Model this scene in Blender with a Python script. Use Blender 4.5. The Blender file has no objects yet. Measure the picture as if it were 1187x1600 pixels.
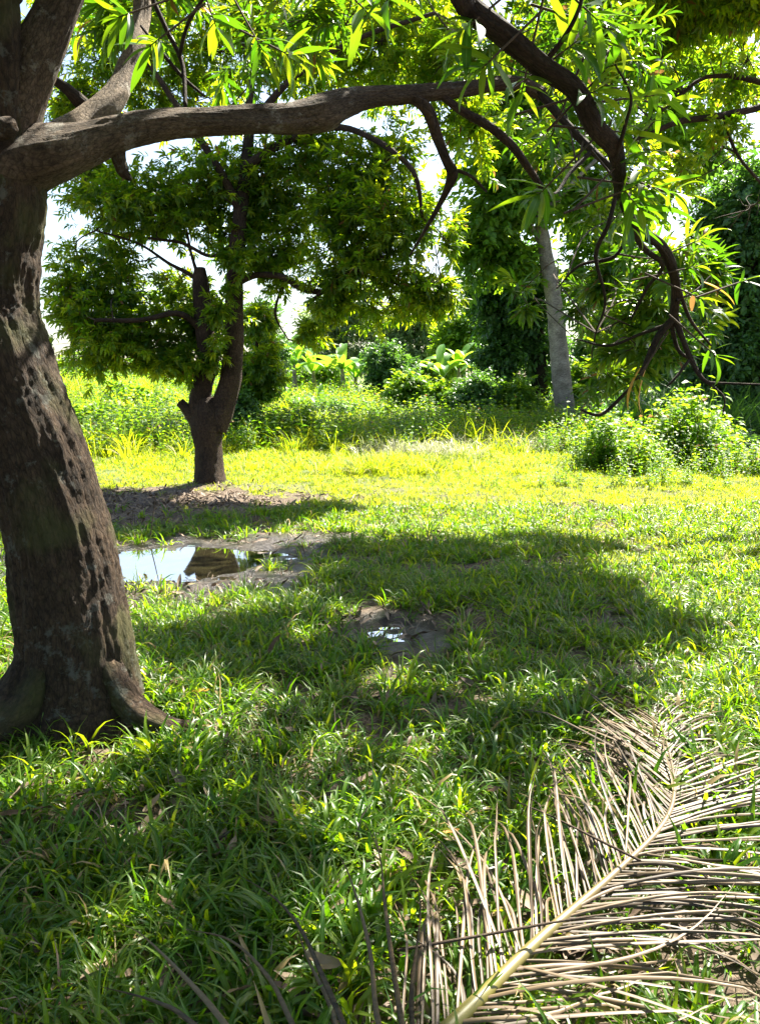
import bpy, math, random
import numpy as np
from mathutils import Vector, noise as mnoise

random.seed(7)
RNG = np.random.default_rng(7)
S = bpy.context.scene
COL = S.collection
R = math.radians

# ------------------------------------------------------------------ camera
CAM_H = 1.5
PITCH = 9.3
FPX = 1280.0                       # focal length in pixels of the 1187 x 1600 picture
cam_d = bpy.data.cameras.new('camera')
cam = bpy.data.objects.new('camera', cam_d)
COL.objects.link(cam)
cam.location = (0, 0, CAM_H)
cam.rotation_euler = (R(90 - PITCH), 0, 0)
cam_d.sensor_fit = 'VERTICAL'
cam_d.sensor_height = 24
cam_d.lens = 24 * FPX / 1600
cam_d.clip_start = 0.05
cam_d.clip_end = 2000
S.camera = cam
S.render.resolution_x, S.render.resolution_y = 759, 1024

# ------------------------------------------------------------------ light
SUN_EL, SUN_AZ = 52.0, 38.0        # azimuth measured from +Y (view direction) towards +X
SUN_DIR = Vector((math.sin(R(SUN_AZ)) * math.cos(R(SUN_EL)), math.cos(R(SUN_AZ)) * math.cos(R(SUN_EL)), math.sin(R(SUN_EL))))
world = bpy.data.worlds.new('World')
S.world = world
world.use_nodes = True
wn = world.node_tree
wn.nodes.clear()
wo = wn.nodes.new('ShaderNodeOutputWorld')
wb = wn.nodes.new('ShaderNodeBackground')
ws = wn.nodes.new('ShaderNodeTexSky')
ws.sky_type = 'NISHITA'
ws.sun_disc = False
ws.sun_elevation = R(SUN_EL)
ws.sun_rotation = R(SUN_AZ)
ws.air_density = 1.0
ws.dust_density = 2.0
ws.ozone_density = 1.0
wb.inputs['Strength'].default_value = 0.06
wn.links.new(ws.outputs[0], wb.inputs[0])
wn.links.new(wb.outputs[0], wo.inputs[0])
sun_d = bpy.data.lights.new('sun', 'SUN')
sun_d.energy = 5.0
sun_d.angle = R(0.53)
sun_d.color = (1.0, 0.94, 0.80)
sun = bpy.data.objects.new('sun', sun_d)
COL.objects.link(sun)
sun.rotation_euler = SUN_DIR.to_track_quat('Z', 'Y').to_euler()
S.view_settings.view_transform = 'Standard'
S.view_settings.look = 'None'
S.view_settings.gamma = 1
S.view_settings.exposure = 2.5
try:
    S.view_settings.use_curve_mapping = False
except Exception:
    pass
S.cycles.max_bounces = 8
S.cycles.diffuse_bounces = 3
S.cycles.transmission_bounces = 4
S.cycles.glossy_bounces = 3
S.cycles.sample_clamp_indirect = 6.0

# ------------------------------------------------------------------ picture measurements -> places
CP, SP = math.cos(R(PITCH)), math.sin(R(PITCH))

def ray(px, py):
    x = (px - 593.5) / FPX
    u = (800 - py) / FPX
    return Vector((x, CP + u * SP, -SP + u * CP))

def P(px, py, Y):
    d = ray(px, py)
    t = Y / d.y
    return Vector((d.x * t, Y, CAM_H + d.z * t))

def depth_of(Y, z):
    return Y * CP - (z - CAM_H) * SP

def PR(px, py, Y, r):
    p = P(px, py, Y)
    return (p.x, p.y, p.z, r * depth_of(Y, p.z) / FPX)

def G(px, py, z=0.0):
    d = ray(px, py)
    t = (z - CAM_H) / d.z
    return Vector((d.x * t, d.y * t, z))

# ------------------------------------------------------------------ numpy noise
_tab = np.random.default_rng(3).random((256, 256))
def vnoise(x, y):
    x = np.asarray(x, float); y = np.asarray(y, float)
    xi = np.floor(x).astype(int); yi = np.floor(y).astype(int)
    fx = x - xi; fy = y - yi
    fx = fx * fx * (3 - 2 * fx); fy = fy * fy * (3 - 2 * fy)
    a = _tab[xi % 256, yi % 256]; b = _tab[(xi + 1) % 256, yi % 256]
    c = _tab[xi % 256, (yi + 1) % 256]; d = _tab[(xi + 1) % 256, (yi + 1) % 256]
    return (a * (1 - fx) + b * fx) * (1 - fy) + (c * (1 - fx) + d * fx) * fy
def fbm(x, y, o=4):
    s = 0; a = 0.5; t = 0
    for i in range(o):
        s = s + a * vnoise(np.asarray(x) * 2 ** i + 17.3 * i, np.asarray(y) * 2 ** i + 5.1 * i); t += a; a *= 0.5
    return s / t

# ------------------------------------------------------------------ ground shape
# bare / wet patches: (centre x, centre y, half x, half y, wetness)
pc = G(300, 871)
PUDDLES = [(-1.62, 6.8, 0.86, 0.62), (0.045, 4.74, 0.13, 0.15), (1.36, 2.38, 0.10, 0.05), (0.10, 4.93, 0.08, 0.07)]
def patch(px, py, wx, wy, wet, st=1.0):
    c = G(px, py)
    return (c.x, c.y, wx, wy, wet, st)
PATCHES = [(-1.75, 6.62, 1.6, 1.28, 1.0, 1.0), (-1.2, 7.5, 1.0, 0.35, 0.9, 1.0), (-2.7, 9.5, 1.75, 1.6, 0.0, 1.0), patch(450, 862, 0.5, 0.35, 0.8),
           patch(615, 985, 0.42, 0.42, 1.0), patch(690, 965, 0.32, 0.18, 0.6, 0.8), patch(955, 965, 0.16, 0.40, 0.8),
           patch(700, 1120, 0.16, 0.15, 0.1), patch(240, 1280, 0.16, 0.10, 0.0), patch(730, 1215, 0.20, 0.12, 0.0),
           patch(720, 1420, 0.42, 0.26, 0.1, 0.55), patch(640, 1560, 0.45, 0.16, 0.1, 0.5), patch(960, 1150, 0.2, 0.28, 0.1),
           patch(1120, 1430, 0.2, 0.10, 0.8), patch(880, 880, 0.25, 0.3, 0.2, 0.6), patch(900, 800, 0.5, 0.6, 0.1, 0.5),
           patch(560, 1240, 0.22, 0.08, 0.0), patch(440, 1080, 0.25, 0.12, 0.1, 0.8), patch(1010, 1060, 0.22, 0.2, 0.4, 0.8),
           patch(60, 1290, 0.18, 0.07, 0.0), patch(900, 1210, 0.35, 0.15, 0.1), patch(670, 845, 0.35, 0.25, 0.1, 0.6),
           patch(250, 785, 2.0, 0.9, 0.0), patch(580, 1100, 0.15, 0.07, 0, 0.7), patch(1000, 1500, 0.5, 0.2, 0.1, 0.6)]

def patch_mask(x, y, wet=False):
    m = np.zeros_like(np.asarray(x, float))
    wob = (fbm(np.asarray(x) * 3.1 + 40, np.asarray(y) * 3.1 + 40, 3) - 0.5) * 1.2
    for (cx, cy, hx, hy, w, st) in PATCHES:
        d = np.sqrt(((x - cx) / hx) ** 2 + ((y - cy) / hy) ** 2) + wob
        v = np.clip((1.12 - d) / 0.35, 0, 1) * st
        if wet:
            v = v * w
        m = np.maximum(m, v)
    return m

def gz(x, y):
    x = np.asarray(x, float); y = np.asarray(y, float)
    z = (fbm(x * 0.9 + 9, y * 0.9 + 3, 3) - 0.5) * 0.07 + (fbm(x * 4 + 9, y * 4 + 3, 3) - 0.5) * 0.028
    z = z + (fbm(x * 14 + 2, y * 14 + 7, 2) - 0.5) * 0.012
    flat = np.zeros_like(z); dip = np.zeros_like(z)
    wob = (fbm(x * 3.3 + 4, y * 3.3 + 8, 3) - 0.5) * 0.55
    for (cx, cy, hx, hy) in PUDDLES:
        d = np.sqrt(((x - cx) / hx) ** 2 + ((y - cy) / hy) ** 2)
        flat = np.maximum(flat, np.clip((2.4 - d) / 1.2, 0, 1))
        dip = np.maximum(dip, np.clip((1.45 - d - wob) / 0.9, 0, 1))
    z = z * (1 - 0.55 * flat) - dip * 0.05 + flat * (fbm(x * 9 + 3, y * 16 + 1, 3) - 0.5) * np.where(x > -0.6, 0.085, 0.03)
    # far bank, higher on the left
    rise = np.clip((y - 17) / 11, 0, 1); rise = rise * rise * (3 - 2 * rise)
    left = np.clip((2 - x) / 9, 0, 1)
    z = z + rise * (0.15 + 0.75 * left)
    # earth heaped round the two trunks
    z = z + 0.09 * np.exp(-(((x + 1.33) / 0.55) ** 2 + ((y - 3.5) / 0.55) ** 2)) + 0.08 * np.exp(-(((x + 2.35) / 0.6) ** 2 + ((y - 11.25) / 0.6) ** 2))
    return z
WATER_Z = -0.028

# ------------------------------------------------------------------ node helpers
def newmat(name):
    m = bpy.data.materials.new(name)
    m.use_nodes = True
    nt = m.node_tree
    nt.nodes.clear()
    return m, nt

def N(nt, t, **k):
    n = nt.nodes.new(t)
    for a, b in k.items():
        if a in n.inputs.keys() if hasattr(n.inputs, 'keys') else False:
            n.inputs[a].default_value = b
        else:
            setattr(n, a, b)
    return n

def ramp(nt, stops):
    n = nt.nodes.new('ShaderNodeValToRGB')
    el = n.color_ramp.elements
    while len(el) < len(stops):
        el.new(0.5)
    for e, (p, c) in zip(el, stops):
        e.position = p; e.color = (*c, 1)
    return n

def leaf_mat(name, cols, trans, fac=0.45, rough=0.38, spec=0.5, brown=0.0, browncol=(0.25, 0.13, 0.04), patch_scale=0.0):
    """cols: list of leaf-face colours spread over the instances; trans: list of the light let through."""
    m, nt = newmat(name)
    L = nt.links
    out = N(nt, 'ShaderNodeOutputMaterial')
    oi = N(nt, 'ShaderNodeObjectInfo')
    at = N(nt, 'ShaderNodeAttribute', attribute_name='lv')
    add = N(nt, 'ShaderNodeMath', operation='ADD')
    L.new(oi.outputs['Random'], add.inputs[0]); L.new(at.outputs['Fac'], add.inputs[1])
    fr = N(nt, 'ShaderNodeMath', operation='FRACT'); L.new(add.outputs[0], fr.inputs[0])
    n = len(cols)
    r1 = ramp(nt, [(i / max(1, n - 1), c) for i, c in enumerate(cols)])
    n2 = len(trans)
    r2 = ramp(nt, [(i / max(1, n2 - 1), c) for i, c in enumerate(trans)])
    L.new(fr.outputs[0], r1.inputs[0]); L.new(fr.outputs[0], r2.inputs[0])
    # midrib paler, fine blotches
    au = N(nt, 'ShaderNodeAttribute', attribute_name='lu')
    ab = N(nt, 'ShaderNodeMath', operation='ABSOLUTE'); L.new(au.outputs['Fac'], ab.inputs[0])
    lt = N(nt, 'ShaderNodeMath', operation='LESS_THAN'); L.new(ab.outputs[0], lt.inputs[0]); lt.inputs[1].default_value = 0.09
    tc = N(nt, 'ShaderNodeTexCoord')
    nz = N(nt, 'ShaderNodeTexNoise'); nz.inputs['Scale'].default_value = 30; L.new(tc.outputs['Object'], nz.inputs['Vector'])
    hv = N(nt, 'ShaderNodeHueSaturation')
    mr = N(nt, 'ShaderNodeMapRange'); L.new(nz.outputs['Fac'], mr.inputs['Value']); mr.inputs['To Min'].default_value = 0.6; mr.inputs['To Max'].default_value = 1.45
    L.new(mr.outputs[0], hv.inputs['Value']); L.new(r1.outputs[0], hv.inputs['Color'])
    mx = N(nt, 'ShaderNodeMixRGB'); mx.inputs[2].default_value = (0.22, 0.30, 0.10, 1)
    ml = N(nt, 'ShaderNodeMath', operation='MULTIPLY'); L.new(lt.outputs[0], ml.inputs[0]); ml.inputs[1].default_value = 0.6
    L.new(ml.outputs[0], mx.inputs[0]); L.new(hv.outputs[0], mx.inputs[1])
    col1, col2 = mx.outputs[0], r2.outputs[0]
    if brown > 0:
        ad = N(nt, 'ShaderNodeMath', operation='MULTIPLY'); L.new(fr.outputs[0], ad.inputs[0]); ad.inputs[1].default_value = 7.31
        f2 = N(nt, 'ShaderNodeMath', operation='FRACT'); L.new(ad.outputs[0], f2.inputs[0])
        l2 = N(nt, 'ShaderNodeMath', operation='LESS_THAN'); L.new(f2.outputs[0], l2.inputs[0]); l2.inputs[1].default_value = brown
        ma = N(nt, 'ShaderNodeMixRGB'); L.new(l2.outputs[0], ma.inputs[0]); L.new(col1, ma.inputs[1]); ma.inputs[2].default_value = (*browncol, 1)
        mb = N(nt, 'ShaderNodeMixRGB'); L.new(l2.outputs[0], mb.inputs[0]); L.new(col2, mb.inputs[1]); mb.inputs[2].default_value = (*browncol, 1)
        col1, col2 = ma.outputs[0], mb.outputs[0]
    pb = N(nt, 'ShaderNodeBsdfPrincipled')
    pb.inputs['Roughness'].default_value = rough
    pb.inputs['Specular IOR Level'].default_value = spec
    L.new(col1, pb.inputs['Base Color'])
    tr = N(nt, 'ShaderNodeBsdfTranslucent')
    L.new(col2, tr.inputs['Color'])
    ms = N(nt, 'ShaderNodeMixShader'); ms.inputs[0].default_value = fac
    L.new(pb.outputs[0], ms.inputs[1]); L.new(tr.outputs[0], ms.inputs[2])
    L.new(ms.outputs[0], out.inputs[0])
    return m

def bark_mat(name, dark, light, lichen=None, scale=1.0, bump=0.6, ring=False, moss=0.0):
    m, nt = newmat(name)
    L = nt.links
    out = N(nt, 'ShaderNodeOutputMaterial')
    at = N(nt, 'ShaderNodeAttribute', attribute_name='bk')
    mp = N(nt, 'ShaderNodeMapping'); L.new(at.outputs['Vector'], mp.inputs['Vector'])
    mp.inputs['Scale'].default_value = (11 * scale, 11 * scale, 4.2 * scale) if not ring else (4 * scale, 4 * scale, 16 * scale)
    n1 = N(nt, 'ShaderNodeTexNoise'); n1.inputs['Scale'].default_value = 5; n1.inputs['Detail'].default_value = 10; n1.inputs['Roughness'].default_value = 0.8
    L.new(mp.outputs[0], n1.inputs['Vector'])
    vo = N(nt, 'ShaderNodeTexVoronoi', feature='DISTANCE_TO_EDGE'); vo.inputs['Scale'].default_value = 5
    nd = N(nt, 'ShaderNodeMixRGB'); nd.blend_type = 'LINEAR_LIGHT'; nd.inputs[0].default_value = 0.10
    L.new(mp.outputs[0], nd.inputs[1]); L.new(n1.outputs['Color'], nd.inputs[2]); L.new(nd.outputs[0], vo.inputs['Vector'])
    n2 = N(nt, 'ShaderNodeTexNoise'); n2.inputs['Scale'].default_value = 4.5; n2.inputs['Detail'].default_value = 5; L.new(at.outputs['Vector'], n2.inputs['Vector'])
    r1 = ramp(nt, [(0.36, dark), (0.64, light)]); L.new(n1.outputs['Fac'], r1.inputs[0])
    last = r1.outputs[0]
    mxd = N(nt, 'ShaderNodeMixRGB'); mxd.blend_type = 'MULTIPLY'; mxd.inputs[0].default_value = 0.5
    rv = ramp(nt, [(0.0, (0.12, 0.10, 0.09)), (0.14, (1, 1, 1))]); L.new(vo.outputs['Distance'], rv.inputs[0])
    L.new(last, mxd.inputs[1]); L.new(rv.outputs[0], mxd.inputs[2]); last = mxd.outputs[0]
    mxe = N(nt, 'ShaderNodeMixRGB'); mxe.blend_type = 'MULTIPLY'; mxe.inputs[0].default_value = 0.8
    re = ramp(nt, [(0.34, (0.55, 0.5, 0.47)), (0.66, (1.3, 1.25, 1.2))]); L.new(n2.outputs['Fac'], re.inputs[0])
    L.new(last, mxe.inputs[1]); L.new(re.outputs[0], mxe.inputs[2]); last = mxe.outputs[0]
    if lichen:
        n3 = N(nt, 'ShaderNodeTexNoise'); n3.inputs['Scale'].default_value = 7; n3.inputs['Detail'].default_value = 8; n3.inputs['Roughness'].default_value = 0.75
        L.new(at.outputs['Vector'], n3.inputs['Vector'])
        rl = ramp(nt, [(0.565, (0, 0, 0)), (0.62, (1, 1, 1))]); L.new(n3.outputs['Fac'], rl.inputs[0])
        ml = N(nt, 'ShaderNodeMath', operation='MULTIPLY'); L.new(rl.outputs[0], ml.inputs[0]); ml.inputs[1].default_value = 0.7
        mc = N(nt, 'ShaderNodeMixRGB'); L.new(ml.outputs[0], mc.inputs[0]); L.new(last, mc.inputs[1]); mc.inputs[2].default_value = (*lichen, 1); last = mc.outputs[0]
    if moss > 0:
        n4 = N(nt, 'ShaderNodeTexNoise'); n4.inputs['Scale'].default_value = 3; n4.inputs['Detail'].default_value = 7
        L.new(at.outputs['Vector'], n4.inputs['Vector'])
        rm = ramp(nt, [(0.5, (0, 0, 0)), (0.62, (moss, moss, moss))]); L.new(n4.outputs['Fac'], rm.inputs[0])
        mc = N(nt, 'ShaderNodeMixRGB'); L.new(rm.outputs[0], mc.inputs[0]); L.new(last, mc.inputs[1]); mc.inputs[2].default_value = (0.09, 0.10, 0.03, 1); last = mc.outputs[0]
    pb = N(nt, 'ShaderNodeBsdfPrincipled'); pb.inputs['Roughness'].default_value = 0.85; pb.inputs['Specular IOR Level'].default_value = 0.25
    L.new(last, pb.inputs['Base Color'])
    sm = N(nt, 'ShaderNodeMath', operation='ADD')
    mm = N(nt, 'ShaderNodeMath', operation='MINIMUM'); L.new(vo.outputs['Distance'], mm.inputs[0]); mm.inputs[1].default_value = 0.2
    L.new(n1.outputs['Fac'], sm.inputs[0]); L.new(mm.outputs[0], sm.inputs[1])
    bp = N(nt, 'ShaderNodeBump'); bp.inputs['Strength'].default_value = bump; bp.inputs['Distance'].default_value = 0.045 / scale
    L.new(sm.outputs[0], bp.inputs['Height']); L.new(bp.outputs[0], pb.inputs['Normal'])
    L.new(pb.outputs[0], out.inputs[0])
    return m

def dry_mat(name, a, b, rough=0.6, trans=0.15, streak=True):
    m, nt = newmat(name)
    L = nt.links
    out = N(nt, 'ShaderNodeOutputMaterial')
    oi = N(nt, 'ShaderNodeObjectInfo')
    tc = N(nt, 'ShaderNodeTexCoord')
    mp = N(nt, 'ShaderNodeMapping'); L.new(tc.outputs['Object'], mp.inputs['Vector'])
    mp.inputs['Scale'].default_value = (2.5, 60, 60) if streak else (12, 12, 12)
    n1 = N(nt, 'ShaderNodeTexNoise'); n1.inputs['Scale'].default_value = 2.5; n1.inputs['Detail'].default_value = 5; L.new(mp.outputs[0], n1.inputs['Vector'])
    sm = N(nt, 'ShaderNodeMath', operation='MULTIPLY_ADD'); L.new(oi.outputs['Random'], sm.inputs[0]); sm.inputs[1].default_value = 0.7
    s2 = N(nt, 'ShaderNodeMath', operation='SUBTRACT'); L.new(n1.outputs['Fac'], s2.inputs[0]); s2.inputs[1].default_value = 0.32
    L.new(s2.outputs[0], sm.inputs[2])
    mid = tuple((x + y) / 2 for x, y in zip(a, b))
    r = ramp(nt, [(0.1, a), (0.5, mid), (0.9, b)]); L.new(sm.outputs[0], r.inputs[0])
    pb = N(nt, 'ShaderNodeBsdfPrincipled'); pb.inputs['Roughness'].default_value = rough; pb.inputs['Specular IOR Level'].default_value = 0.4
    L.new(r.outputs[0], pb.inputs['Base Color'])
    bp = N(nt, 'ShaderNodeBump'); bp.inputs['Strength'].default_value = 0.4; bp.inputs['Distance'].default_value = 0.002
    L.new(n1.outputs['Fac'], bp.inputs['Height']); L.new(bp.outputs[0], pb.inputs['Normal'])
    tr = N(nt, 'ShaderNodeBsdfTranslucent'); L.new(r.outputs[0], tr.inputs['Color'])
    ms = N(nt, 'ShaderNodeMixShader'); ms.inputs[0].default_value = trans
    L.new(pb.outputs[0], ms.inputs[1]); L.new(tr.outputs[0], ms.inputs[2]); L.new(ms.outputs[0], out.inputs[0])
    return m

M = {}
GT = [(0.19, 0.40, 0.012), (0.30, 0.50, 0.015), (0.42, 0.56, 0.02)]
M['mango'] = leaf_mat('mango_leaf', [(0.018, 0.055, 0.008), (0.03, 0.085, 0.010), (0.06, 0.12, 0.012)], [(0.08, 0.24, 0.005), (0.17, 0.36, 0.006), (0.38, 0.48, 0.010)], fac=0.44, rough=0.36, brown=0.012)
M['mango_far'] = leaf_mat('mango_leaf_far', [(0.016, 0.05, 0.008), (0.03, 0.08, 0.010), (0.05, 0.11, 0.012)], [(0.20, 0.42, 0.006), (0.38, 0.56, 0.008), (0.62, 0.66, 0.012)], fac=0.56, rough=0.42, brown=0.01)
M['dark_leaf'] = leaf_mat('dark_leaf', [(0.035, 0.09, 0.03), (0.055, 0.13, 0.035), (0.08, 0.16, 0.035)], [(0.09, 0.25, 0.02), (0.2, 0.38, 0.03)], fac=0.4, rough=0.45)
M['bright_leaf'] = leaf_mat('bright_leaf', [(0.05, 0.12, 0.012), (0.08, 0.17, 0.015), (0.12, 0.2, 0.02)], GT, fac=0.5, rough=0.5, spec=0.3)
M['pale_leaf'] = leaf_mat('pale_leaf', [(0.10, 0.17, 0.06), (0.14, 0.20, 0.08), (0.18, 0.22, 0.10)], [(0.25, 0.38, 0.10), (0.35, 0.45, 0.12)], fac=0.45, rough=0.5)
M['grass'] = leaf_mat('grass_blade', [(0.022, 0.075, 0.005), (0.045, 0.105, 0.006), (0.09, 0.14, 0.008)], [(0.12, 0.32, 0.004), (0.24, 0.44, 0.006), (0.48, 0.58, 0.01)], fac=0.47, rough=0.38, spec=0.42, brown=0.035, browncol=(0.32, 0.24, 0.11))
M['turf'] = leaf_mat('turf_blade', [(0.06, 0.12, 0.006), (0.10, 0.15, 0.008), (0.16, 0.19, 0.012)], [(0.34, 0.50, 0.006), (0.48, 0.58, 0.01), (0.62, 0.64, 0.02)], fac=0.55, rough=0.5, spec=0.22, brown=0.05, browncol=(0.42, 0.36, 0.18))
M['weed'] = leaf_mat('weed_leaf', [(0.025, 0.08, 0.01), (0.05, 0.12, 0.012), (0.10, 0.17, 0.02)], [(0.14, 0.36, 0.01), (0.30, 0.52, 0.012), (0.48, 0.60, 0.02)], fac=0.48, rough=0.5, spec=0.3, brown=0.02)
M['straw'] = leaf_mat('pale_grass', [(0.25, 0.24, 0.13), (0.34, 0.34, 0.22), (0.45, 0.42, 0.32)], [(0.35, 0.38, 0.15), (0.45, 0.45, 0.25)], fac=0.35, rough=0.4)
M['banana'] = leaf_mat('banana_leaf', [(0.06, 0.15, 0.025), (0.09, 0.20, 0.03)], [(0.22, 0.46, 0.02), (0.36, 0.58, 0.03)], fac=0.5, rough=0.35)
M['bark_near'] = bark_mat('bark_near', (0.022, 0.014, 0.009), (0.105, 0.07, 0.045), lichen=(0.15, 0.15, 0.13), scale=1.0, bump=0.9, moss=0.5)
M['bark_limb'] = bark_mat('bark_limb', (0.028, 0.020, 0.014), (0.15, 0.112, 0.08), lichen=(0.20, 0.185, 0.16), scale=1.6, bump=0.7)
M['bark_sunlit'] = bark_mat('bark_sunlit', (0.07, 0.052, 0.036), (0.30, 0.24, 0.18), lichen=(0.34, 0.31, 0.27), scale=1.8, bump=0.7)  # paler copy of the limb bark, sunlight on the rear limb put into its colour
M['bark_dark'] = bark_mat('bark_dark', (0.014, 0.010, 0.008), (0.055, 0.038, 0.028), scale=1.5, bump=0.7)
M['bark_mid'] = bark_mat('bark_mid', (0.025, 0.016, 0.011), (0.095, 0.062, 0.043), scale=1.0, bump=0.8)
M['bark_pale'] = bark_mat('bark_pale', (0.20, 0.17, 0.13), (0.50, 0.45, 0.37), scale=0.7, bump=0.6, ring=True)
M['twig'] = bark_mat('twig', (0.035, 0.025, 0.018), (0.12, 0.09, 0.065), scale=3, bump=0.3)
M['leaflet'] = dry_mat('dry_leaflet', (0.022, 0.013, 0.007), (0.165, 0.115, 0.066), rough=0.5, trans=0.12)
M['dead_leaf'] = dry_mat('dead_leaf', (0.06, 0.03, 0.015), (0.25, 0.17, 0.10), rough=0.6, trans=0.15, streak=False)
M['orange_leaf'] = dry_mat('orange_leaf', (0.45, 0.16, 0.02), (0.65, 0.38, 0.05), rough=0.5, trans=0.4, streak=False)
M['litter'] = dry_mat('litter', (0.05, 0.03, 0.02), (0.26, 0.19, 0.13), rough=0.7, trans=0.05, streak=False)

# ground
def ground_mat():
    m, nt = newmat('soil_and_litter')
    L = nt.links
    out = N(nt, 'ShaderNodeOutputMaterial')
    tc = N(nt, 'ShaderNodeTexCoord')
    wet = N(nt, 'ShaderNodeAttribute', attribute_name='wet')
    bare = N(nt, 'ShaderNodeAttribute', attribute_name='bare')
    far = N(nt, 'ShaderNodeAttribute', attribute_name='far')
    n1 = N(nt, 'ShaderNodeTexNoise'); n1.inputs['Scale'].default_value = 22; n1.inputs['Detail'].default_value = 9; n1.inputs['Roughness'].default_value = 0.7; L.new(tc.outputs['Object'], n1.inputs['Vector'])
    vo = N(nt, 'ShaderNodeTexVoronoi'); vo.inputs['Scale'].default_value = 48; vo.inputs['Randomness'].default_value = 1
    nd = N(nt, 'ShaderNodeMixRGB'); nd.blend_type = 'LINEAR_LIGHT'; nd.inputs[0].default_value = 0.05
    L.new(tc.outputs['Object'], nd.inputs[1]); L.new(n1.outputs['Color'], nd.inputs[2]); L.new(nd.outputs[0], vo.inputs['Vector'])
    lit = ramp(nt, [(0.0, (0.035, 0.022, 0.013)), (0.5, (0.10, 0.065, 0.04)), (0.85, (0.2, 0.15, 0.10)), (1.0, (0.32, 0.26, 0.19))])
    sep = N(nt, 'ShaderNodeSeparateColor'); L.new(vo.outputs['Color'], sep.inputs[0]); L.new(sep.outputs[0], lit.inputs[0])
    soil = ramp(nt, [(0.3, (0.04, 0.026, 0.017)), (0.7, (0.13, 0.088, 0.06))]); L.new(n1.outputs['Fac'], soil.inputs[0])
    m1 = N(nt, 'ShaderNodeMixRGB'); m1.inputs[0].default_value = 0.45; L.new(soil.outputs[0], m1.inputs[1]); L.new(lit.outputs[0], m1.inputs[2])
    # wet mud: dark and shiny
    mw = N(nt, 'ShaderNodeMixRGB'); L.new(wet.outputs['Fac'], mw.inputs[0]); L.new(m1.outputs[0], mw.inputs[1])
    mud = ramp(nt, [(0.3, (0.010, 0.007, 0.005)), (0.75, (0.045, 0.032, 0.024))]); L.new(n1.outputs['Fac'], mud.inputs[0]); L.new(mud.outputs[0], mw.inputs[2])
    # far: low green growth
    n3 = N(nt, 'ShaderNodeTexNoise'); n3.inputs['Scale'].default_value = 6; n3.inputs['Detail'].default_value = 8; L.new(tc.outputs['Object'], n3.inputs['Vector'])
    gr = ramp(nt, [(0.3, (0.05, 0.11, 0.012)), (0.7, (0.16, 0.22, 0.03))]); L.new(n3.outputs['Fac'], gr.inputs[0])
    mf = N(nt, 'ShaderNodeMixRGB'); L.new(far.outputs['Fac'], mf.inputs[0]); L.new(mw.outputs[0], mf.inputs[1]); L.new(gr.outputs[0], mf.inputs[2])
    pb = N(nt, 'ShaderNodeBsdfPrincipled')
    L.new(mf.outputs[0], pb.inputs['Base Color'])
    mr = N(nt, 'ShaderNodeMapRange'); L.new(wet.outputs['Fac'], mr.inputs['Value']); mr.inputs['To Min'].default_value = 0.9; mr.inputs['To Max'].default_value = 0.28
    L.new(mr.outputs[0], pb.inputs['Roughness']); pb.inputs['Specular IOR Level'].default_value = 0.4
    hs = N(nt, 'ShaderNodeMath', operation='ADD'); L.new(n1.outputs['Fac'], hs.inputs[0]); L.new(sep.outputs[0], hs.inputs[1])
    bp = N(nt, 'ShaderNodeBump'); bp.inputs['Strength'].default_value = 1.0; bp.inputs['Distance'].default_value = 0.02
    L.new(hs.outputs[0], bp.inputs['Height']); L.new(bp.outputs[0], pb.inputs['Normal'])
    L.new(pb.outputs[0], out.inputs[0])
    return m
M['ground'] = ground_mat()
def water_mat():
    m, nt = newmat('puddle_water')
    L = nt.links
    out = N(nt, 'ShaderNodeOutputMaterial')
    pb = N(nt, 'ShaderNodeBsdfPrincipled')
    tc = N(nt, 'ShaderNodeTexCoord')
    n1 = N(nt, 'ShaderNodeTexNoise'); n1.inputs['Scale'].default_value = 9; n1.inputs['Detail'].default_value = 6; L.new(tc.outputs['Object'], n1.inputs['Vector'])
    r = ramp(nt, [(0.35, (0.02, 0.017, 0.008)), (0.7, (0.05, 0.045, 0.02))]); L.new(n1.outputs['Fac'], r.inputs[0])
    L.new(r.outputs[0], pb.inputs['Base Color'])
    pb.inputs['Roughness'].default_value = 0.03; pb.inputs['IOR'].default_value = 3.8; pb.inputs['Specular IOR Level'].default_value = 1.0
    n2 = N(nt, 'ShaderNodeTexNoise'); n2.inputs['Scale'].default_value = 5; L.new(tc.outputs['Object'], n2.inputs['Vector'])
    bp = N(nt, 'ShaderNodeBump'); bp.inputs['Strength'].default_value = 0.03; bp.inputs['Distance'].default_value = 0.01
    L.new(n2.outputs['Fac'], bp.inputs['Height']); L.new(bp.outputs[0], pb.inputs['Normal'])
    L.new(pb.outputs[0], out.inputs[0])
    return m
M['water'] = water_mat()

# ------------------------------------------------------------------ mesh helpers
class MB:
    """gathers vertices, faces and point attributes; build() links them as one mesh object"""
    def __init__(s):
        s.v = []; s.f = []; s.lu = []; s.lv = []; s.bk = []
    def n(s): return len(s.v)

def mesh_of(name, mb, mat, smooth=True):
    me = bpy.data.meshes.new(name)
    me.from_pydata(mb.v, [], mb.f)
    if mb.lu and len(mb.lu) == len(mb.v):
        a = me.attributes.new('lu', 'FLOAT', 'POINT'); a.data.foreach_set('value', mb.lu)
        a = me.attributes.new('lv', 'FLOAT', 'POINT'); a.data.foreach_set('value', mb.lv)
    if mb.bk and len(mb.bk) == len(mb.v):
        a = me.attributes.new('bk', 'FLOAT_VECTOR', 'POINT'); a.data.foreach_set('vector', np.array(mb.bk, dtype=np.float32).ravel())
    if mat is not None:
        me.materials.append(mat)
    if smooth and me.polygons:
        me.polygons.foreach_set('use_smooth', [True] * len(me.polygons))
    me.update()
    return me

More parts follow.
